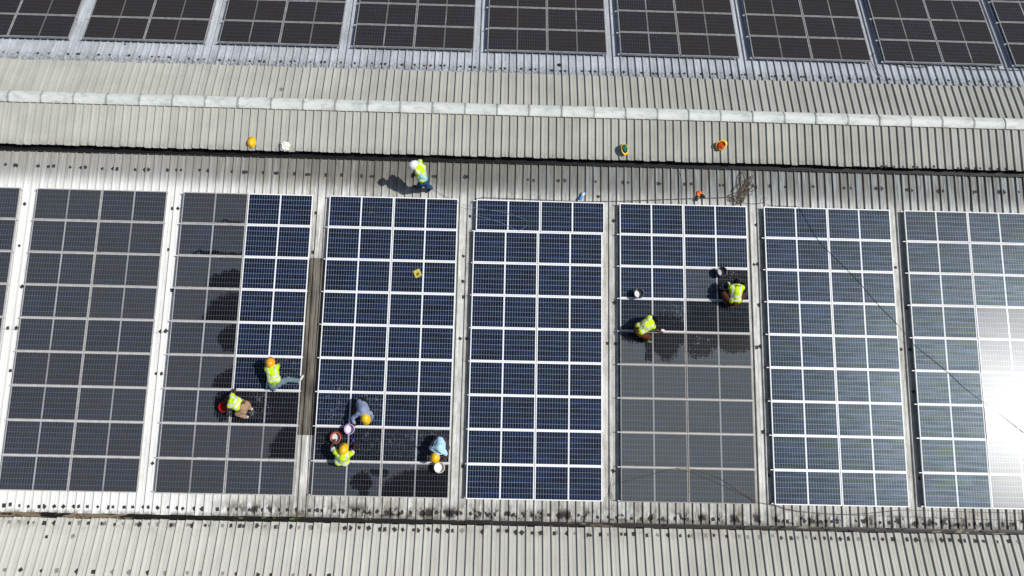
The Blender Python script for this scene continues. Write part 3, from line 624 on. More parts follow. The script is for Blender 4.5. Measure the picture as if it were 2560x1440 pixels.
# ---------------------------------------------------------------- small things
def on_front(px, py, h=0.0, rot=0.0): 
    p = F(px, py, h); return Matrix.Translation(p) @ MF.to_3x3().to_4x4() @ Matrix.Rotation(rot, 4, 'Z')
def on_mon(px, py, h=RIBH): 
    return Matrix.Translation(hit(px, py, MR, NF, h)) @ MF.to_3x3().to_4x4()
M_yhat = simple('yellow_hat_shell', (.86, .50, .006), .38, .5, .05)
M_ohat = simple('orange_hat_shell', (.86, .36, .008), .38, .5, .05)
M_what = simple('white_hat_shell', (.82, .82, .82), .38, .5, .04)
M_strap = simple('dark_hat_liner', (.03, .03, .03), .8, .2, .2)
def hat_mesh(rx=.125, ry=.150, h=.125):
    b = MBld(); n = 32
    def ring(sc, e, off=0):
        q = []
        for i in range(n):
            a = 2*math.pi*i/n; x = (rx-off)*math.cos(a)*math.cos(e); y = (ry-off)*math.sin(a)*math.cos(e); z = (h-off)*math.sin(e)
            if off == 0: z += .012*math.exp(-(x/.02)**2)*max(0, math.sin(e))**.5 + .006*math.exp(-((abs(x)-.06)/.014)**2)*max(0, math.sin(e))**.5
            q.append(Vector((x, y, z)))
        return q
    rings = []
    lip = []
    for i in range(n):
        a = 2*math.pi*i/n; ex = .016 + .042*max(0, math.sin(a))**2; lip.append(Vector(((rx+ex*.9)*math.cos(a), (ry+ex)*math.sin(a), -.008)))
    rings.append([p - Vector((0, 0, .004)) for p in ring(1, 0, .008)]); rings.append([p + Vector((0, 0, -.004)) for p in lip]); rings.append(lip)
    for k in range(9): rings.append(ring(1, k/9*math.pi/2*.98 + .001))
    for q in rings: b.v += q
    for j in range(len(rings)-1):
        for i in range(n): i2 = (i+1) % n; b.f.append((j*n+i, j*n+i2, (j+1)*n+i2, (j+1)*n+i)); b.m.append(0)
    b.f.append(tuple((len(rings)-1)*n+i for i in range(n))); b.m.append(0)
    s0 = len(b.v); inner = [[p - Vector((0, 0, .004)) for p in ring(1, 0, .008)]] + [ring(1, k/7*math.pi/2*.98+.01, .008) for k in range(1, 8)]
    for q in inner: b.v += q
    for j in range(len(inner)-1):
        for i in range(n): i2 = (i+1) % n; b.f.append((s0+j*n+i2, s0+j*n+i, s0+(j+1)*n+i, s0+(j+1)*n+i2)); b.m.append(1)
    b.f.append(tuple(s0+(len(inner)-1)*n+i for i in range(n))[::-1]); b.m.append(1)
    return b.mesh('hard_hat', True)
def hatM(shell): 
    m = hat_mesh(); m.materials.append(shell); m.materials.append(M_strap); return m
HM = on_mon(629, 357) @ Matrix.Translation((0, 0, .012))
tag(link('hard_hat', hatM(M_yhat), None, None, HM), 'yellow hard hat set dome-up on the raised beige roof', 'hard hat', 'spare hard hats on the raised roof')
def crumple(r, h, seed, sq=(1, 1, 1), amp=.35, n=4, freq=2.2):
    bm = bmesh.new(); bmesh.ops.create_icosphere(bm, subdivisions=n, radius=1)
    for v in bm.verts:
        d = v.co.normalized(); k = 1 + amp*mnoise.noise(d*freq + Vector((seed*3.7, seed, 0))) + amp*.5*mnoise.noise(d*freq*2.6 + Vector((0, seed*2.1, 0)))
        k += amp*.35*abs(mnoise.noise(d*freq*4 + Vector((seed, 0, 5)))); v.co = Vector((d.x*r*sq[0]*k, d.y*r*sq[1]*k, d.z*h*k))
    me = bpy.data.meshes.new('crumple'); bm.to_mesh(me); bm.free(); me.polygons.foreach_set('use_smooth', [True]*len(me.polygons)); return me
M_bag = simple('white_cloth', (.74, .72, .66), .85, .2, .08, 10)
tag(link('cloth_bag', crumple(.15, .07, 2, amp=.4), M_bag, None, on_mon(713, 367) @ Matrix.Translation((0, 0, .04))), 'crumpled white cloth bag lying near the raised roof eave', 'bag')
def upturned(px, py, rx_, ry_, rz_, label, clothcol, clabel, seed):
    M = on_mon(px, py) @ Matrix.Translation((0, 0, .115)) @ Matrix.Rotation(rz_, 4, 'Z') @ Matrix.Rotation(math.pi+rx_, 4, 'X') @ Matrix.Rotation(ry_, 4, 'Y')
    tag(link('hard_hat', hatM(M_yhat), None, None, M), label, 'hard hat', 'spare hard hats on the raised roof')
    m = simple('bundle_cloth_%d' % seed, clothcol, .85, .2, .35, 14, bump=.4)
    # the bundle sits in the bowl of the upturned hat
    Mc = M @ Matrix.Translation((-.01, -.02, .035)); Mc = Matrix.Translation(Mc.to_translation()) @ MF.to_3x3().to_4x4()
    tag(link('cloth_bundle', crumple(.105, .085, seed, (1, 1.15, 1), .5), m, None, Mc), clabel, 'cloth', 'cloths in the upturned hard hats')
upturned(1560, 375, R_(10), R_(-28), R_(10), 'upturned yellow hard hat holding a green cloth', (.010, .16, .10), 'dark green cloth stuffed in an upturned yellow hard hat', 4)
upturned(1800, 366, R_(-12), R_(10), R_(115), 'upturned yellow hard hat holding a red cloth', (.50, .06, .015), 'orange red cloth stuffed in an upturned yellow hard hat', 8)
# bottle
bM = on_front(1454, 491, RT+.035, R_(235)) @ Matrix.Scale(1.12, 4); bt = empty('bottle', bM)
b = MBld(); Mx = Matrix.Rotation(math.pi/2, 4, 'Y')
b.lathe([(.0, -.15), (.04, -.15), (.043, -.14), (.043, -.11)], 20, 0, Mx); b.lathe([(.043, -.01), (.043, .085), (.038, .11), (.018, .135), (.018, .15)], 20, 0, Mx)
link('bottle_body', b.mesh('bottle_body', True), simple('blue_plastic', (.015, .20, .62), .3, .5, .05), bt)
b = MBld(); b.lathe([(.0430, -.11), (.0445, -.11), (.0445, -.01), (.043, -.01)], 20, 0, Mx); link('bottle_label', b.mesh('bottle_label', True), simple('cream_label', (.80, .74, .58), .5, .3, .05), bt)
b = MBld(); b.lathe([(.018, .15), (.021, .15), (.021, .172), (0, .172)], 16, 0, Mx); link('bottle_cap', b.mesh('bottle_cap', True), simple('white_plastic', (.8, .8, .8), .4), bt)
tag(bt, 'blue plastic bottle with cream label lying above the spotless array', 'bottle')
# leaf-shaped and round scraps
b = MBld(); b.v = [Vector((.11*math.cos(a)*.6, .13*math.sin(a), .004)) for a in [math.pi*k/10 for k in range(11)]] + [Vector((.11*math.cos(a)*.6, .13*math.sin(a), .0)) for a in [math.pi*k/10 for k in range(11)]]
b.f = [tuple(range(11)), tuple(range(21, 10, -1))] + [(i, i+11, (i+1) % 11+11, (i+1) % 11) for i in range(11)]; b.m = [0]*len(b.f)
tag(link('rubber_scrap', b.mesh('rubber_scrap'), simple('grey_rubber', (.20, .195, .18), .8), None, Matrix.Translation(hit(707, 225, MR, NB, .012)) @ MB.to_3x3().to_4x4() @ Matrix.Rotation(.9, 4, 'Z')), 'grey half-round scrap lying on the far side of the raised roof', 'scrap')
b = MBld(); b.lathe([(0, .03), (.05, .03), (.065, .02), (.07, 0)], 20)
tag(link('vent_cap', b.mesh('vent_cap', True), M_bitumen, None, Matrix.Translation(hit(1398, 163, OB, NB, PAN+.002)) @ MB.to_3x3().to_4x4()), 'small round black cap on the white strip beyond the ridge', 'cap')
# yellow pad
n_ = NT('yellow_sponge'); o_ = n_.obj(); q_ = n_.vm('LENGTH', n_.vm('MULTIPLY', n_.vm('SUBTRACT', n_.vm('ADD', o_, n_.vm('MULTIPLY', n_.noise(o_, scale=9, col=True), (.06, .06, 0))), (.03, .00, 0)), (1, 1, 0)))
c_ = n_.mix(n_.noise(o_, scale=22, det=4), (.62, .52, .10), (.50, .42, .08)); c_ = n_.mix(n_.m('MULTIPLY', n_.ss(q_, .075, .03), .85), c_, (.10, .055, .01)); n_.bump(n_.noise(o_, scale=90), .5, .01); M_pad = n_.out(c_, .9, .1)
bm = bmesh.new(); bmesh.ops.create_cube(bm, size=1, matrix=Matrix.Diagonal((.215, .235, .028, 1))); bmesh.ops.bevel(bm, geom=bm.edges[:], offset=.008, segments=2, affect='EDGES'); bmesh.ops.subdivide_edges(bm, edges=bm.edges[:], cuts=3, use_grid_fill=True)
for v in bm.verts: v.co.z += .008*mnoise.noise(v.co*12); v.co.xy += Vector((mnoise.noise(v.co*9), mnoise.noise(v.co*9+Vector((5, 0, 0)))))*.01
me = bpy.data.meshes.new('cleaning_pad'); bm.to_mesh(me); bm.free()
tag(link('cleaning_pad', me, M_pad, None, on_front(1043.5, 683.5, .014, R_(24))), 'yellow square cleaning pad with brown stain on a blue panel', 'pad')

# buckets
def bucket(px, py, h0, col, rim, rt, label, seed, tilt=(0, 0), inner=None, wlev=.45, wcol=(.74, .76, .78), hgt=.27, foam=0):
    M = on_front(px, py, h0) @ Matrix.Rotation(tilt[0], 4, 'X') @ Matrix.Rotation(tilt[1], 4, 'Y')
    m = simple('bucket_plastic_%d' % seed, col, .4, .5, .06); mi = m if inner is None else simple('bucket_inside_%d' % seed, inner, .45, .5, .1)
    b = MBld(); rb = rt*.78
    b.lathe([(0, .002), (rb, .002), (rb+.004, .004), (rb+(rt-rb)*.5, hgt*.5), (rt, hgt-.012), (rt+.012, hgt-.012), (rt+.012, hgt), (rt-.003, hgt)], 32, 0)
    b.lathe([(rt-.003, hgt), (rb+(rt-rb)*.5-.004, hgt*.5), (rb-.002, .012), (0, .012)], 32, 1)
    me_ = b.mesh('bucket', True); me_.materials.append(m); me_.materials.append(mi)
    o = link('bucket', me_, None, None, M)
    b = MBld(); rw = rb+(rt-rb)*wlev-.004; b.lathe([(rw, hgt*wlev), (rw*.6, hgt*wlev+.004), (0, hgt*wlev+.006)], 32)
    for v in b.v: v.z += .006*mnoise.noise(v*30 + Vector((seed, 0, 0)))
    link('soapy_water', b.mesh('soapy_water', True), simple('soapy_water_%d' % seed, wcol, .3, .5, .06, 10), o)
    b = MBld(); b.tube([Vector((math.cos(a)*(rt+.014), .06+.05*0 + math.sin(a)*(rt*.75), hgt - .02 - .09*math.sin(a))) for a in [math.pi*k/14 for k in range(15)]], .004, 6)
    link('handle', b.mesh('handle', True), m if rim is None else simple('bucket_handle_%d' % seed, rim, .4), o)
    tag(o, label, 'bucket', 'wash buckets on the panels'); return o
bucket(1800, 683, 0, (.055, .055, .06), (.4, .38, .36), .145, 'dark grey bucket beside the kneeling person with brown trousers', 1, inner=(.05, .045, .045), wcol=(.50, .52, .58), wlev=.35)
bucket(1594, 737, 0, (.07, .07, .075), (.4, .38, .36), .145, 'dark grey bucket of suds near the left side of its array', 2, inner=(.06, .06, .06), wcol=(.78, .79, .80), wlev=.42)
bucket(877, 1073, 0, (.52, .38, .62), None, .145, 'lilac bucket of suds under a helmeted person\'s hand', 3, wcol=(.80, .78, .84), wlev=.4)
bucket(843, 1094, 0, (.80, .10, .03), None, .150, 'orange red bucket held at arm\'s length by a person in a vest', 4, inner=(.30, .08, .06), wcol=(.72, .72, .70), wlev=.4)
bucket(566, 1018, 0, (.55, .012, .012), None, .140, 'deep red bucket under the crouching person in beige trousers', 5, wcol=(.10, .02, .02), wlev=.3)
bucket(1100, 1168, 0, (.72, .62, .46), None, .150, 'cream bucket of white suds by the person in the light blue shirt', 6, inner=(.80, .74, .72), wcol=(.85, .84, .84), wlev=.55)

# ---------------------------------------------------------------- people
def capsules(cs):
    V = []; Fc = []
    for a, b_, ra, rb in cs:
        d = b_-a; L_ = d.length
        if L_ < 1e-4: d = Vector((0, 0, 1e-3)); b_ = a+d
        t = d.normalized(); x = t.orthogonal().normalized(); y = t.cross(x); n = 12; k0 = len(V); rings = []
        for k in range(1, 4): e = -math.pi/2 + k*math.pi/8; rings.append((a + t*ra*math.sin(e), ra*math.cos(e)))
        rings.append((a, ra)); rings.append((b_, rb))
        for k in range(1, 4): e = k*math.pi/8; rings.append((b_ + t*rb*math.sin(e), rb*math.cos(e)))
        for c, r in rings:
            for i in range(n): w = 2*math.pi*i/n; V.append(c + (x*math.cos(w)+y*math.sin(w))*r)
        s = len(V); V.append(a - t*ra); V.append(b_ + t*rb); m = len(rings)
        for j in range(m-1):
            for i in range(n): i2 = (i+1) % n; Fc.append((k0+j*n+i, k0+j*n+i2, k0+(j+1)*n+i2, k0+(j+1)*n+i))
        for i in range(n): i2 = (i+1) % n; Fc.append((s, k0+i2, k0+i)); Fc.append((s+1, k0+(m-1)*n+i, k0+(m-1)*n+i2))
    return V, Fc
def remesh(name, cs, vox, smooth=4, wrinkle=0.0, seed=0):
    V, Fc = capsules(cs); me = mesh('tmp', V, Fc); o = bpy.data.objects.new('tmp', me); COL.objects.link(o)
    m = o.modifiers.new('r', 'REMESH'); m.mode = 'VOXEL'; m.voxel_size = vox; m.adaptivity = 0
    if smooth: s = o.modifiers.new('s', 'SMOOTH'); s.iterations = smooth; s.factor = .5
    dg = bpy.context.evaluated_depsgraph_get(); out = bpy.data.meshes.new_from_object(o.evaluated_get(dg)); out.name = name
    bpy.data.objects.remove(o); bpy.data.meshes.remove(me)
    if wrinkle:
        for v in out.vertices:
            p = v.co; q = mnoise.noise(p*9 + Vector((seed, 0, 0))) + .6*abs(mnoise.noise(p*19 + Vector((0, seed, 0)))) ; v.co = p + v.normal*wrinkle*q
    out.polygons.foreach_set('use_smooth', [True]*len(out.polygons)); out.materials.clear(); return out
def hand_caps(wr, d, side, up, curl=.5, s=1.0):
    """wr wrist, d direction of the hand, side towards the thumb, up back of hand"""
    d = d.normalized(); side = (side - d*side.dot(d)).normalized(); up = d.cross(side)
    if up.z < 0: up = -up
    cs = []
    for i, (o, l) in enumerate(zip((.030, .010, -.010, -.029), (.072, .080, .075, .058))):
        k = wr + d*.088*s + side*o*s; cs.append((wr + d*.012*s + side*o*.55*s, k, .0125*s, .0105*s))
        p = k; ang = .25*curl
        for seg, r in zip((.45, .32, .23), (.0095, .0088, .0078)):
            q = p + (d*math.cos(ang) - up*math.sin(ang))*l*seg*s + side*o*.10*s; cs.append((p, q, r*s, (r-.0008)*s)); p = q; ang += .55*curl
    b0 = wr + d*.025*s + side*.022*s; b1 = b0 + (d*.6+side*.8).normalized()*.042*s - up*.008*s; b2 = b1 + (d*.9+side*.35).normalized()*.034*s - up*.008*s
    cs += [(b0, b1, .013*s, .0105*s), (b1, b2, .0105*s, .0085*s)]
    return cs
M_skin = simple('dark_brown_skin', (.085, .038, .022), .5, .4, .15)
M_eye = simple('eye_white', (.6, .58, .55), .3); M_lip = simple('lips', (.12, .045, .035), .45)
M_hair = simple('black_curly_hair', (.006, .005, .005), .9, .15, .4, 60, bump=.8)
VEST = simple('hi_vis_yellow_fabric', (.56, .80, .012), .75, .2, .08, 9)
STRIPE = simple('reflective_silver_tape', (.62, .63, .63), .4, .5, .06)
def fabric(name, col, var=.14): return simple(name, col, .85, .15, var, 12)
def person(J, face, label, shirt=None, sleeve='long', vest=True, trousers=None, shoes=None, hat=None, hair=False, hatup=.35, handL=None, handR=None, curl=.6, bag=None, flare=.0, vl=.85):
    """J: joints, dict of world points; face: direction the person looks (world, along the roof)"""
    g_ = lambda k: J[k]
    base = (g_('ankL')+g_('ankR'))/2
    sh = (g_('shR')-g_('shL')).normalized(); spine = (g_('neck')-g_('pelvis')).normalized()
    fwd = face.normalized()
    up_h = (Vector((0, 0, 1)) + fwd*hatup*1.2 + spine*.35).normalized(); side_h = fwd.cross(up_h).normalized(); f_h = up_h.cross(side_h).normalized()
    hd = g_('head'); cs = []
    # head, face
    cs += [(hd - up_h*.02 - f_h*.015, hd + up_h*.025 - f_h*.01, .088, .085), (hd - up_h*.06 + f_h*.025, hd - up_h*.085 + f_h*.055, .060, .036),
           (hd + f_h*.082 + up_h*.002, hd + f_h*.102 - up_h*.035, .010, .016), (hd + side_h*.088 - up_h*.005, hd + side_h*.092 - up_h*.04 - f_h*.005, .017, .012),
           (hd - side_h*.088 - up_h*.005, hd - side_h*.092 - up_h*.04 - f_h*.005, .017, .012), (hd + f_h*.078 - up_h*.062 + side_h*.018, hd + f_h*.078 - up_h*.062 - side_h*.018, .011, .011),
           (hd + f_h*.075 + up_h*.022 + side_h*.04, hd + f_h*.075 + up_h*.022 - side_h*.04, .014, .014)]
    neck_top = hd - up_h*.055 - f_h*.02
    cs += [(g_('neck'), neck_top, .062, .052)]
    ch = g_('chest'); pv = g_('pelvis'); ntorso = []
    for s_, S_, H_ in ((-1, 'shL', 'hipL'), (1, 'shR', 'hipR')):
        a = g_('neck')*.42 + g_(S_)*.58 - spine*.055; h_ = g_(H_)*.55 + pv*.45 + spine*.03
        ntorso.append((a, h_, .093, .098)); ntorso.append((g_(S_), g_('neck') - spine*.02, .060, .058))
    ntorso += [(ch, pv, .118, .115), (g_('neck')-spine*.03, ch, .085, .115)]
    cs += ntorso
    legs = []; arms = []
    for s_ in 'LR':
        legs += [(g_('hip'+s_), g_('kn'+s_), .088, .060), (g_('kn'+s_), g_('ank'+s_), .058, .040)]
        arms += [(g_('sh'+s_), g_('el'+s_), .054, .042), (g_('el'+s_), g_('ha'+s_), .041, .028)]
    cs += legs + arms
    for s_, sg in (('L', -1), ('R', 1)):
        d = (g_('ha'+s_)-g_('el'+s_)).normalized(); hdir = {'L': handL, 'R': handR}[s_]
        if hdir is not None: d = (d*.4 + hdir.normalized()).normalized()
        thumb = fwd.cross(Vector((0, 0, 1)))*(1 if s_ == 'L' else -1)
        if abs(thumb.dot(d)) > .85: thumb = fwd
        cs += hand_caps(g_('ha'+s_), d, thumb, Vector((0, 0, 1)), curl)
        toe = J.get('toe'+s_, g_('ank'+s_) + (fwd*.17)); toe = toe.copy(); cs += [(g_('ank'+s_) - Vector((0, 0, .03)), toe - Vector((0, 0, .0)), .036, .026)]
    me_ = remesh('person', [(a-base, b_-base, ra, rb) for a, b_, ra, rb in cs], .0072, 2)
    me_.materials.append(M_skin); me_.materials.append(M_eye); me_.materials.append(M_lip)
    e = [hd + f_h*.082 + up_h*.004 + side_h*q*.034 - base for q in (1, -1)]; lp = hd + f_h*.088 - up_h*.064 - base
    for p in me_.polygons:
        c = p.center
        if min((c-e[0]).length, (c-e[1]).length) < .013: p.material_index = 1
        elif abs((c-lp).dot(side_h)) < .026 and (c-lp).length < .03 and abs((c-lp).dot(up_h)) < .009: p.material_index = 2
    root = link('person', me_, None, None, Matrix.Translation(base)); tag(root, label, 'person')
    def cloth(name, caps, mat, infl, vox=.012, sm=5, wr=.006, seed=0):
        m = remesh(name, [(a-base, b_-base, ra+infl, rb+infl) for a, b_, ra, rb in caps], vox, sm, wr, seed)
        return link(name, m, mat, root)
    sd_ = int(abs(base.x*31)+abs(base.y*17))
    if trousers:
        tc = [(g_('hip'+s_), g_('kn'+s_), .094, .068) for s_ in 'LR'] + [(g_('kn'+s_), g_('kn'+s_).lerp(g_('ank'+s_), .88), .067, .055) for s_ in 'LR']
        tc += [(g_('hipL'), g_('hipR'), .100, .100), (pv - spine*.02, pv + spine*.05, .112, .112), (g_('hipL'), pv, .1, .108), (g_('hipR'), pv, .1, .108)]
        cloth('trousers', tc, trousers, .017, wr=.018, seed=sd_)
    if shirt:
        sc = list(ntorso)
        for s_ in 'LR':
            sc += [(g_('sh'+s_), g_('el'+s_), .056, .048)] if sleeve == 'long' else [(g_('sh'+s_), g_('sh'+s_).lerp(g_('el'+s_), 1.0 if sleeve == 'elbow' else .55), .060, .060)]
            if sleeve == 'long': sc += [(g_('el'+s_), g_('el'+s_).lerp(g_('ha'+s_), .82), .047, .038)]
        cloth('shirt', sc, shirt, .012, wr=.018, seed=sd_+3)
    if vest:
        cut = lambda q: q + spine*max(0, (pv + spine*(1-vl)*.42 - q).dot(spine))
        vc = [(cut(a), cut(b_), ra, rb) for a, b_, ra, rb in ntorso]
        vc += [(g_('sh'+s_), g_('sh'+s_).lerp(g_('el'+s_), .10), .058, .060) for s_ in 'LR']
        vc += [(pv + spine*(.06+(1-vl)*.42) + sh*q*.05, pv + spine*(1-vl)*.42 + sh*q*.07, .10, .108+flare) for q in (-1, 1)]
        vo = cloth('safety_vest', vc, [VEST, STRIPE], .023, wr=.017, seed=sd_+5)
        nb = fwd
        for p in vo.data.polygons:
            c = p.center + base - pv; t = c.dot(spine) - (1-vl)*.30; l = c.dot(sh - spine*sh.dot(spine))
            p.material_index = 1 if (abs(t-.06) < .027 or abs(t-.17) < .027 or (t > .17 and .085 < abs(l) < .135)) else 0
    if shoes:
        for s_ in 'LR':
            toe = J.get('toe'+s_, g_('ank'+s_) + fwd*.17); a = g_('ank'+s_)
            hl = a - (toe-a).normalized()*.035; hl = hl - Vector((0, 0, .035))
            m = remesh('shoe', [(a-base, hl-base, .046, .040), (hl-base, toe - base, .042, .038)], .009, 3); link('shoe', m, shoes, root)
    if hat:
        hm = hatM(hat); Mh = Matrix((( *[side_h[0], f_h[0], up_h[0]], 0), (*[side_h[1], f_h[1], up_h[1]], 0), (*[side_h[2], f_h[2], up_h[2]], 0), (0, 0, 0, 1)))
        link('hard_hat', hm, None, root, Matrix.Translation(hd + up_h*.022 - f_h*.006 - base) @ Mh)
    if hair:
        m = remesh('hair', [(hd - base + up_h*.02 - f_h*.015, hd - base + up_h*.04 - f_h*.02, .099, .092), (hd - base - f_h*.04 - up_h*.02, hd - base - f_h*.03, .078, .085)], .009, 2, .010, sd_)
        link('hair', m, M_hair, root)
    if bag:
        bag(root, base)
    return root
def dirn(a, b_): return (F(*b_) - F(*a)).normalized()
def JJ(**k): return {n: F(v[0], v[1], v[2]) for n, v in k.items()}
jean = fabric('faded_blue_denim', (.13, .19, .225)); jean2 = fabric('dark_blue_denim', (.025, .075, .16)); beige = fabric('beige_trouser_cloth', (.36, .235, .15)); blackc = fabric('black_cloth', (.012, .011, .011))
brownc = fabric('brown_cloth', (.085, .030, .014)); greyblue = fabric('grey_blue_cotton', (.24, .29, .42), .1); skyblue = fabric('light_blue_cotton', (.42, .66, .78), .08); white = fabric('white_cotton', (.75, .77, .82), .06); tshirt = fabric('turquoise_cotton', (.24, .52, .62))
sandal = simple('pale_sandal', (.62, .58, .52), .7); boot = simple('brown_boot', (.05, .028, .016), .6); green_shoe = simple('green_shoe', (.10, .17, .06), .6); dark_shoe = simple('dark_shoe', (.02, .02, .02), .6)
P = PAN
# standing person on the bare strip
J = JJ(head=(1034, 413, P+1.54), neck=(1041, 419, P+1.40), shL=(1045, 431, P+1.36), shR=(1049, 405, P+1.38), chest=(1053, 420, P+1.24), pelvis=(1059, 449, P+.94), hipL=(1054, 455, P+.90), hipR=(1063, 453, P+.90),
       knL=(1051, 462, P+.48), knR=(1066, 464, P+.50), ankL=(1046, 466, P+.12), ankR=(1078, 470, P+.17), elL=(1057, 447, P+1.10), haL=(1038, 439, P+1.06), elR=(1042, 418, P+1.10), haR=(1034, 433, P+1.06),
       toeL=(1036, 465, P+RIBH+.035), toeR=(1079, 476, P+RIBH+.035))
J['toeR'] = F(1070, 478, P+RIBH+.035)
person(J, dirn((1060, 440), (1028, 452)), 'person standing stooped on the bare strip in white hard hat, yellow vest and blue jeans', shirt=tshirt, sleeve='elbow', trousers=jean2, shoes=boot, hat=M_what, hatup=.6, vl=.66)
# leg stretched out to the right
J = JJ(head=(676, 907, .74), neck=(678.5, 914, .70), shL=(668, 923, .66), shR=(691, 919, .66), chest=(682, 930, .58), pelvis=(687, 957, .40), hipL=(681, 963, .36), hipR=(695, 959, .38),
       knR=(719, 948, .34), ankR=(748, 952, .09), knL=(673, 948, .40), ankL=(687, 974, .09), elL=(664, 916, .40), haL=(670, 905, .05), elR=(697, 910, .40), haR=(685, 902, .05))
J['toeR'] = F(757, 940, .045); J['toeL'] = F(690, 968, .045)
person(J, dirn((687, 957), (676, 905)), 'person squatting in orange hard hat with one jeans leg stretched out to the right', shirt=fabric('yellow_green_tee', (.30, .42, .05)), sleeve='short', trousers=jean, shoes=sandal, hat=M_ohat, hatup=.12, vl=.72)
# beige trousers, over the red bucket
J = JJ(head=(569, 1001, .60), neck=(577, 1002, .68), shL=(575, 1013, .64), shR=(581, 990, .64), chest=(587, 1004, .64), pelvis=(609, 1018, .50), hipL=(608, 1027, .45), hipR=(616, 1012, .45),
       knL=(594, 1034, .38), ankL=(615, 1042, .09), knR=(603, 1004, .36), ankR=(626, 1021, .09), elL=(570, 1022, .46), haL=(569, 1031, .27), elR=(586, 979, .42), haR=(589, 972, .06))
J['toeL'] = F(602, 1042, .045); J['toeR'] = F(612, 1016, .045)
person(J, dirn((609, 1018), (572, 1004)), 'bare-headed person in yellow vest and beige trousers bent over the red bucket', shirt=None, trousers=beige, shoes=sandal, hair=True, hatup=.6, vl=.5)
# grey-blue shirt
J = JJ(head=(914, 1046, .60), neck=(910, 1039, .62), shL=(925, 1033, .58), shR=(896, 1034, .58), chest=(907, 1024, .62), pelvis=(902, 1006, .42), hipL=(909, 1005, .34), hipR=(895, 1009, .34),
       knL=(924, 1030, .40), knR=(888, 1030, .40), ankL=(914, 1024, .09), ankR=(898, 1026, .09), elL=(929, 1043, .32), haL=(926, 1054, .06), elR=(881, 1046, .42), haR=(886, 1058, .34))
J['toeL'] = F(918, 1040, .045); J['toeR'] = F(902, 1042, .045)
person(J, dirn((903, 1007), (913, 1047)), 'person in grey-blue long-sleeved shirt and yellow hard hat reaching into the lilac bucket', shirt=greyblue, vest=False, trousers=blackc, shoes=dark_shoe, hat=M_yhat, hatup=.25, handR=F(886, 1066, .2)-F(886, 1058, .34))
# orange bucket
J = JJ(head=(859, 1124, .80), neck=(858, 1133, .72), shL=(840, 1131, .66), shR=(876, 1135, .66), chest=(857, 1142, .60), pelvis=(855, 1154, .30), hipL=(848, 1152, .28), hipR=(862, 1153, .28),
       knL=(843, 1128, .42), knR=(870, 1130, .42), ankL=(848, 1146, .09), ankR=(864, 1146, .09), elL=(828, 1117, .50), haL=(834, 1105, .34), elR=(883, 1128, .42), haR=(886, 1113, .09))
J['toeL'] = F(845, 1131, .045); J['toeR'] = F(866, 1132, .045)
person(J, dirn((855, 1154), (859, 1123)), 'person in yellow hard hat, vest and white tee holding the orange red bucket', shirt=white, sleeve='short', trousers=blackc, shoes=dark_shoe, hat=M_yhat, hatup=.2, flare=.03)
# light blue shirt
J = JJ(head=(1088, 1144, .56), neck=(1094, 1134, .60), shL=(1110, 1129, .56), shR=(1083, 1121, .60), chest=(1098, 1119, .62), pelvis=(1101, 1100, .44), hipL=(1109, 1100, .36), hipR=(1094, 1098, .36),
       knL=(1118, 1120, .40), knR=(1082, 1112, .40), ankL=(1114, 1110, .09), ankR=(1092, 1108, .09), elL=(1116, 1139, .42), haL=(1106, 1149, .34), elR=(1075, 1119, .38), haR=(1079, 1136, .06))
J['toeL'] = F(1112, 1126, .045); J['toeR'] = F(1087, 1124, .045)
def strap(root, base):
    a = [F(1079, 1113, .74), F(1086, 1121, .76), F(1094, 1128, .74), F(1103, 1134, .70)]
    b = MBld(); b.tube([p-base for p in catmull(a, 4)], .012, 6); link('shoulder_strap', b.mesh('shoulder_strap', True), blackc, root)
person(J, dirn((1101, 1100), (1090, 1145)), 'person in light blue shirt and yellow hard hat reaching into the cream bucket', shirt=skyblue, sleeve='short', vest=False, trousers=fabric('dark_purple_trousers', (.05, .035, .055)), shoes=dark_shoe, hat=M_yhat, hatup=.45, bag=strap, handL=F(1102, 1160, .2)-F(1106, 1149, .34))
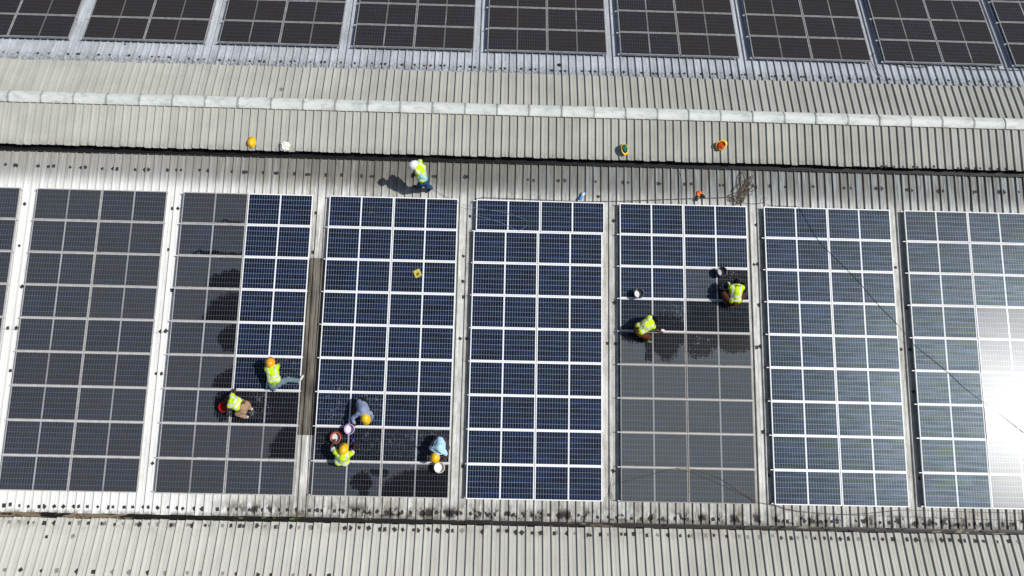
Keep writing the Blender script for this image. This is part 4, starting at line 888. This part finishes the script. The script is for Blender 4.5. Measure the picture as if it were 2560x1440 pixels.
# two washers by the grey buckets
J = JJ(head=(1637, 799, .54), neck=(1629, 805, .60), shL=(1623, 795, .58), shR=(1632, 816, .56), chest=(1614, 812, .60), pelvis=(1596, 824, .46), hipL=(1594, 817, .40), hipR=(1600, 833, .40),
       knL=(1612, 808, .40), ankL=(1597, 815, .09), knR=(1621, 843, .34), ankR=(1614, 851, .09), elL=(1635, 791, .34), haL=(1643, 795, .06), elR=(1638, 823, .34), haR=(1648, 828, .06))
J['toeL'] = F(1608, 811, .045); J['toeR'] = F(1627, 855, .045)
person(J, dirn((1596, 824), (1632, 808)), 'bare-headed person in yellow vest leaning right to scrub a dusty panel', shirt=blackc, sleeve='short', trousers=brownc, shoes=green_shoe, hair=True, hatup=.5, handR=F(1656, 829, 0)-F(1648, 828, 0))
J = JJ(head=(1841, 705, .66), neck=(1841, 713, .68), shL=(1828, 718, .63), shR=(1855, 719, .63), chest=(1841, 728, .60), pelvis=(1837, 753, .38), hipL=(1830, 755, .32), hipR=(1844, 754, .32),
       knL=(1810, 735, .44), ankL=(1815, 757, .09), knR=(1857, 738, .40), ankR=(1848, 752, .09), elL=(1812, 716, .46), haL=(1817, 709, .30), elR=(1862, 722, .38), haR=(1858, 708, .06))
J['toeL'] = F(1808, 745, .045); J['toeR'] = F(1851, 740, .045)
person(J, dirn((1837, 753), (1841, 706)), 'bare-headed person in yellow vest and brown trousers squatting by the topmost grey bucket', shirt=blackc, sleeve='long', trousers=brownc, shoes=dark_shoe, hair=True, hatup=.35)
# washing cloths
tag(link('wash_cloth', crumple(.05, .025, 12, (1.3, .8, 1), .4, 3), M_bag, None, on_front(1656, 826, .02)), 'white wash cloth under the hand of the person leaning right', 'cloth')
tag(link('wash_cloth', crumple(.045, .03, 14, (1, 1, 1), .4, 3), M_bag, None, on_front(1821, 709, .30)), 'white wash cloth held by the squatting person in brown trousers', 'cloth')
tag(link('wash_cloth', crumple(.045, .025, 15, (1, 1, 1), .4, 3), fabric('blue_sponge', (.05, .05, .30)), None, on_front(883, 1101, .02)), 'small dark blue sponge by the hand beside the orange red bucket', 'sponge')
# gloves
M_glo = simple('orange_rubber', (.85, .16, .012), .55, .4, .12); M_cuff = simple('black_glove_cuff', (.03, .03, .035), .7)
for (px, py, dx, dy, lab) in [(1744.5, 488, -.25, 1.0, 'orange rubber glove with black cuff pointing down at the panels'), (1752, 484, .75, .75, 'orange rubber glove folded over beside the other glove')]:
    d = (F(px-dx*10, py-dy*10)-F(px, py)).normalized(); p = F(px+dx*4, py+dy*4, RT+.02); side = d.cross(NF)
    m = remesh('glove', [(a-p, b_-p, ra*1.25, rb*1.25) for a, b_, ra, rb in hand_caps(p, d, side, NF, .9, 1.12)], .007, 2)
    m.materials.append(M_glo); o = link('glove', m, None, None, Matrix.Translation(p)); tag(o, lab, 'glove', 'pair of rubber gloves above the panels')
    c = remesh('cuff', [(d*.015, d*-.10, .038, .046)], .009, 2); link('cuff', c, M_cuff, o)
